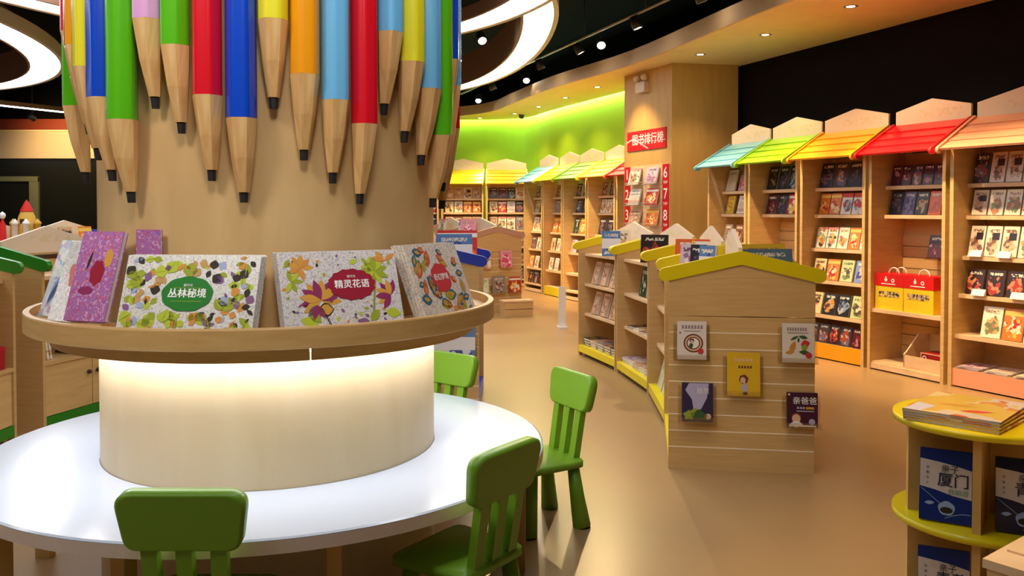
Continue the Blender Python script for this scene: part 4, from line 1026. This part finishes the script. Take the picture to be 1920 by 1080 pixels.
ibook(UC, 'pnk', S_XL, .5, .2, IZ[0], R(240), 'pink book on top of the pink-roofed island', 'books on the pink-roofed island', R(10))
ibook(UC, 'lbl', S_XL, .75, .2, IZ[0], PI, 'light blue book on top of the pink-roofed island', 'books on the pink-roofed island', R(10))
ibook(UC2, 'whc', S_XL, .45, .2, IZ[0], PI, 'white cartoon book on top of the second pink-roofed island', 'books on the pink-roofed island', R(10))
t = thing('step_box', 'low wooden step box in front of the pink-roofed island', 'box', (.06, 11.55, 0), R(20))
obj('body', MB().box(-.2, .2, -.1, .1, 0, .2), M['maple_h'], t); obj('top_board', MB().box(-.21, .21, -.11, .11, .2, .22), M['maple_edge'], t); obj('painted_gap_shade', MB().box(-.2, .2, -.102, -.1, .1, .106), M['knob'], t)  # last piece: solid dark strip, colour standing in for a gap's shade
# white stand
t = thing('white_stand', 'short white upright stand at the end of the yellow islands', 'stand', (.605, 10.4, 0), R(10))
obj('panel', MB().box(-.042, .042, -.012, .012, .02, .50), M['white'], t); obj('foot', MB().box(-.05, .05, -.09, .09, 0, .02), M['white'], t)

# green-roofed cabinets on the other side of the table
GL = 'green cabinets'
UL0 = island((-3.083-IHW, 4.37), (.04, .999), .93, 'green', 'green-roofed cabinet shelf with a red box on its ledge', doors=True, group=GL, shelves=(0, 3))
e1 = Vector((.27, .963)).normalized(); nl = Vector((-e1.y, e1.x))
s1 = Vector((-2.964, 5.435))+nl*IHW
UL1 = island(s1, e1, .87, 'green', 'green-roofed cabinet shelf with knobbed doors and leaning books', doors=True, group=GL, shelves=(0, 3))
e2 = Vector((.48, .877)).normalized(); s2 = Vector((-2.964, 5.435))+e1*.91+Vector((-e2.y, e2.x))*IHW
UL2 = island(s2, e2, .94, 'green', 'green-roofed cabinet shelf mostly hidden behind the round column', doors=True, group=GL, shelves=(0, 3))
t = thing('red_box', 'flat red cardboard box on the ledge of the nearest green cabinet', 'box', (0, 0, 0)); set_world(t, UL0.matrix_basis @ Matrix.Translation((.42, -.36, .457)))
obj('carton', MB().box(0, .44, 0, .2, 0, .115), cm('carton_bright', srgb(176, 20, 34)), t); obj('lid', MB().box(-.004, .444, -.004, .204, .115, .135), cm('carton_lid', srgb(196, 30, 44)), t)
for k, (x, cv, h) in enumerate(((.10, 'whp', .22), (.125, 'wht', .21), (.33, 'blk', .17), (.36, 'mar', .17), (.39, 'plv', .2))):
    m4 = UL1.matrix_basis @ Matrix.Translation((x, -.34, .4605)) @ Matrix.Rotation(PI/2, 4, 'Z') @ Matrix.Rotation(R(-8 if k < 2 else 6), 4, 'X')
    book(cv, (.16, h, .016), m4 @ Matrix.Translation((.08, 0, 0)), f'{COV[cv][0]} thin book leaning on the ledge of the knobbed green cabinet', 'books on the green cabinet', 0)
ibook(UL1, 'plv', (.26, .22, .02), .60, -.27, .456, 0, 'pale lilac landscape book on the ledge of the knobbed green cabinet', 'books on the green cabinet', R(14))
for k in range(3): ibook(UL1, ['navy', 'blb', 'blk'][k], (.10, .27, .02), .66, .07+.11*k, IZ[0], R(-60), f'{["dark navy", "black and blue", "black"][k]} tall book behind the sign on top of the knobbed green cabinet', 'books on the green cabinet', R(5))
# slot label strip below the sign of the knobbed cabinet
o = obj('slot_strip', MB().box(.30, .62, -.014, -.011, 1.085, 1.115), M['knob'], UL1)
# blue-roofed islands behind them
e3 = Vector((.22, .975)); s3 = Vector((-5.2, 8.0))
UM = []
for k in range(3):
    UM.append(island(s3+e3*.98*k, e3, .94, 'blue', ['blue-roofed island with a toy castle on top, behind the green cabinets', 'second blue-roofed island behind the toy castle', 'third blue-roofed island before the dark glazing'][k], group='blue islands behind the cabinets'))
for k in range(2):
    ibook(UM[1], ['tan', 'orac'][k], S_L, .3+.3*k, -.2, IZ[0], 0, f'{["tan spotted", "orange cartoon"][k]} book on top of the second blue-roofed island', 'books on the blue islands', R(10))
for k in range(3): ibook(UM[2], ['whc', 'blk', 'drd'][k], S_L, .2+.22*k, -.2, IZ[0], 0, f'{COV[["whc", "blk", "drd"][k]][0]} book on top of the third blue-roofed island', 'books on the blue islands', R(10))
ty, trd = cm('toy_yellow', srgb(214, 168, 70)), cm('toy_red', srgb(206, 36, 30))
t = thing('toy_castle', 'yellow toy castle tower with red cone roof', 'toy', (-4.84, 8.62, IZ[0]+.001), 0)
obj('tower', MB().lathe([(.10, 0), (.105, .1), (.10, .25), (.075, .36), (.05, .42)], 16), ty, t)
obj('cone_roof', MB().lathe([(.062, .41), (.055, .43), (.02, .50), (0, .53)], 16), trd, t)
obj('window', MB().box(-.018, .018, -.094, -.06, .29, .335), M['knob'], t)
for k in range(4):
    a = -PI/2+(k-1.5)*.9
    obj('turret', MB().lathe([(.028, 0), (.028, .28), (.034, .285), (.034, .30), (0, .34)], 10, cx=.125*math.cos(a), cy=.125*math.sin(a)), [ty, M['pw'], M['pw'], ty][k], t)
t = thing('toy_figure', 'tiny red toy figure beside the toy castle', 'toy', (-4.93, 8.36, IZ[0]+.001))
obj('body', MB().lathe([(.03, 0), (.035, .1), (.028, .28), (.012, .32), (.012, .34)], 10), trd, t); obj('head', MB().lathe([(0, .41), (.025, .39), (.03, .37), (.02, .345), (.012, .34)], 10), M['pw'], t)

# ================================================================== RED SIGN, RANKING BOARD AND EMERGENCY LAMP ON THE BOX COLUMN
dv = (Vector(CB)-Vector(CA)); rzf = math.atan2(dv.y, dv.x)
FM = frame((CA[0], CA[1], 0), rzf)
def on_face(o): set_world(o, FM); return o
t = thing('red_wall_sign', 'red wall sign with white characters high on the box column', 'sign'); on_face(t)
obj('sign_plate', MB().box(.10, 1.02, -.015, -.002, 2.19, 2.44), M['red_sign'], t)
o = obj('lettering', text_mesh('图书排行榜', .15, M['pw'], .002), None, t); o.location = (.60, -.017, 2.315); o.rotation_euler = (PI/2, 0, 0)
mb = MB(); sw = [(.08, 2.30), (.2, 2.335), (.35, 2.32), (.5, 2.25), (.62, 2.205)]
for i in range(4):
    (x0, z0), (x1, z1) = sw[i], sw[i+1]; mb.add([(x0, -.0165, z0-.012), (x1, -.0165, z1-.012), (x1, -.0165, z1+.004), (x0, -.0165, z0+.010)], [(0, 1, 2, 3)])
mb.box(.30, 1.02, -.0168, -.0155, 2.285, 2.292)
obj('white_swoosh', mb, cm('pr_pinkwhite', srgb(240, 200, 206)), t)
t = thing('ranking_board', 'book ranking board with red number strips and wire ledges on box column', 'board'); on_face(t)
obj('back_board', MB().box(.05, 1.10, -.014, -.002, .60, 1.99), M['maple_edge'], t)
for k, x in enumerate((.05, .965)):
    for r_ in range(5):
        z1 = 1.985-.262*r_
        st = obj('number_strip', MB().box(x, x+.135, -.024, -.014, z1-.258, z1), M['red_sign'], t)
        o = obj('number', text_mesh(str(r_+1+5*k), .19, M['pw'], .002), None, st); o.location = (x+.068, -.026, z1-.11); o.rotation_euler = (PI/2, 0, 0)
        o = obj('small_lettering', text_mesh('TOP', .045, M['pw'], .001), None, st); o.location = (x+.068, -.026, z1-.225); o.rotation_euler = (PI/2, 0, 0)
for r_ in range(5):
    z = 1.985-.262*r_-.245
    mb = MB()
    for x0, x1 in ((.2, .55), (.58, .95)):
        mb.tube([(x0, -.015, z+.1), (x0, -.02, z), (x0, -.10, z), (x0, -.105, z+.03), (x1, -.105, z+.03), (x1, -.10, z), (x1, -.02, z), (x1, -.015, z+.1)], .005, 6).tube([(x0, -.10, z), (x1, -.10, z)], .004, 6)
    obj('wire_ledge', mb, M['metal'], t)
for r_ in range(3):
    for k in range(2):
        z = 1.985-.262*r_-.238; cv = [['whc', 'plv'], ['wht', 'redc'], ['tan', 'orac']][r_][k]
        book(cv, (.26, .21, .02), FM @ Matrix.Translation((.36 if k == 0 else .77, -.085, z)), f'{COV[cv][0]} book on ranking board, {ORD[r_]} row, beside number {r_+1+5*k}', 'books on the ranking board', R(14))
t = thing('emergency_lamp', 'small twin-head emergency lamp high on the box column', 'lamp'); set_world(t, FM @ Matrix.Translation((.5, -.002, 2.92)))
obj('housing', MB().prism(round_poly([(-.11, 0), (.11, 0), (.11, .13), (-.11, .13)], .02), -.07, 0, 'xz'), M['emer_white'], t)
for x in (-.09, .09):
    h = obj('lamp_head', MB().lathe([(0, .05), (.03, .045), (.045, .0), (.04, -.02), (0, -.02)], 14, mat=Matrix.Translation((x, -.05, .185)) @ Matrix.Rotation(R(100), 4, 'X')), M['emer_white'], t)
    obj('lamp_neck', MB().tube([(x, -.03, .12), (x, -.035, .17)], .012, 8), M['metal'], t)

# ================================================================== YELLOW ROUND STAND AND CRATE
RX, RY = 1.555, 2.82
t = thing('tiered_stand', 'three-tier round yellow display stand with wooden partitions', 'stand', (RX, RY, 0), R(0))
obj('base_disc', MB().lathe([(0, .012), (.33, .012), (.335, .006), (.335, 0)], 48), M['black'], t)
for z in (.745, .425, .105):
    el = [(.28*math.cos(a), .275*math.sin(a)) for a in [2*PI*i/64 for i in range(64)]]
    obj('tier', MB().prism(el, z-.022, z, 'xy', smooth=True), M['r_lemon'], t)
for z0, z1 in ((.427-.002, .723), (.105, .403), (.01, .083)):
    for k, (ang, L) in enumerate(((R(236), .235), (R(170), .24), (R(56), .23), (R(-10), .23))):
        c_, s_ = math.cos(ang), math.sin(ang)
        o = obj('partition', MB().box(.01, L, -.012, .012, z0, z1), M['box_col'], t); o.rotation_euler = (0, 0, ang)
navyb = cm('guide_navy', srgb(20, 30, 84)); navy2 = cm('guide_navy2', srgb(30, 34, 60)); guide_w = cm('guide_white', srgb(206, 196, 190)); gg = cm('guide_green', srgb(120, 160, 130)); gr_ = cm('guide_red', srgb(170, 34, 28)); lb2 = cm('guide_line', srgb(150, 170, 210))
M['c_guide1'] = paint('cover_guide1', srgb(24, 44, 120), .25, .5, .1); M['c_guide2'] = paint('cover_guide2', srgb(26, 28, 58), .25, .5, .1)
def guide(cv, m4, big, sub_mat, label):
    b = book(cv, (.15, .225, .02), m4, label, 'travel guides on the yellow stand', R(9), 'travel_guide')
    p = [([(-.074, .105), (-.03, .098), (.02, .085), (.074, .078), (.074, .168), (.03, .178), (-.02, .186), (-.074, .192)], 0, 0), (blob_poly(.004, .044, .024, .022, .03, 5), 1, 1), (blob_poly(.004, .038, .018, .010, 0, 5), 2, 2), (leaf_poly(-.045, .055, .03, .2, .1), 1, 1)]
    for i in range(8): p.append(([(-.07+.008*i, .098-.006*i), (-.062+.008*i, .092-.006*i), (-.062+.008*i, .094-.006*i), (-.07+.008*i, .10-.006*i)], 1, 1))
    for i in range(9): p.append(([(.0+.008*i, .012+.02*math.sin(i/5)), (.008+.008*i, .012+.02*math.sin((i+1)/5)), (.008+.008*i, .014+.02*math.sin((i+1)/5)), (.0+.008*i, .014+.02*math.sin(i/5))], 1, 1))
    print_on(b, 'cover_print', p, [guide_w, lb2, dark])
    title_on(b, '亲子', .026, M['text_dark'], .012, .165); title_on(b, big, .046, M['text_dark'], .022, .129, bold=.0005)
    title_on(b, '自助游', .020, sub_mat, .036, .096); 
    for i, ch in enumerate('带着孩子'): title_on(b, ch, .009, M['text_dark'], -.052, .165-.016*i)
    return b
guide('c_guide1', frame((1.372, 2.715, .4265), R(-30)), '厦门', gg, 'blue travel guide with two-character title on the middle yellow tier')
guide('c_guide2', frame((1.56, 2.612, .4265), R(-26)), '青藏', gr_, 'dark navy travel guide with red subtitle on the middle yellow tier')
guide('c_guide1', frame((1.372, 2.715, .1065), R(-24)), '青藏', gr_, 'blue travel guide standing on the lowest yellow tier')
M['c_mag'] = cover('cover_magazine', srgb(232, 190, 80), [srgb(226, 150, 60), srgb(240, 214, 150), srgb(214, 110, 50), srgb(226, 206, 190)], 3, 3.3, None, .2, .45)
ma = math.atan2(2.62-2.79, 1.47-1.28)
for k in range(4):
    m4 = frame((1.362, 2.673, .746+k*.0095), R(-45))
    o = book('c_mag', (.285, .345, .0088), m4, 'wrapped orange and yellow magazine in the stack on the top yellow tier', 'magazines stacked on the yellow stand', 0, 'magazine')
    set_world(o, m4 @ Matrix.Rotation(R(1.2*k-1.8), 4, 'Z') @ Matrix.Translation((0, 0, .0088)) @ Matrix.Rotation(-PI/2, 4, 'X'))
    if k == 3:
        for pp, mm in (([(-.135, .0), (-.09, 0), (-.07, .1), (-.135, .13)], cm('pr_pale', srgb(206, 196, 206))), (leaf_poly(.05, .1, .1, .2, .5), cor), (leaf_poly(-.02, .16, .12, .15, .2), gold)): print_on(o, 'cover_print', [(pp, 0, 0)], [mm], .0003)
m4 = frame((1.592, 2.572, .746), R(-36))
o = book('c_mag', (.10, .20, .01), m4, 'small orange booklet with red label beside the magazine stack', 'orange booklet', 0, 'booklet')
set_world(o, m4 @ Matrix.Translation((0, 0, .01)) @ Matrix.Rotation(-PI/2, 4, 'X'))
print_on(o, 'cover_print', [([(-.045, .09), (.045, .09), (.045, .14), (-.045, .14)], 0, 0), (blob_poly(0, .115, .02, .012, 0, 1), 1, 1), ([(-.04, .15), (.04, .15), (.04, .19), (-.04, .19)], 1, 0)], [redb, M['pw']], .0004)
t = thing('display_table', 'pale wooden table corner in front of the yellow stand', 'table', (1.243, 2.26, 0), R(38))
obj('table_top', MB().box(0, .7, -.62, -.0, .476, .5), M['maple_edge'], t)
obj('under_board', MB().box(.008, .69, -.61, -.008, .452, .474), M['maple'], t)
obj('upper_board', MB().box(.10, .7, -.62, -.02, .5, .506), M['maple_edge'], t)
for x, y in ((.05, -.10), (.40, -.25), (.05, -.56), (.62, -.56)): obj('leg', MB().box(x, x+.05, y, y+.05, 0, .452), M['maple'], t)
dup = [k for k, v in LAB.items() if v > 1]
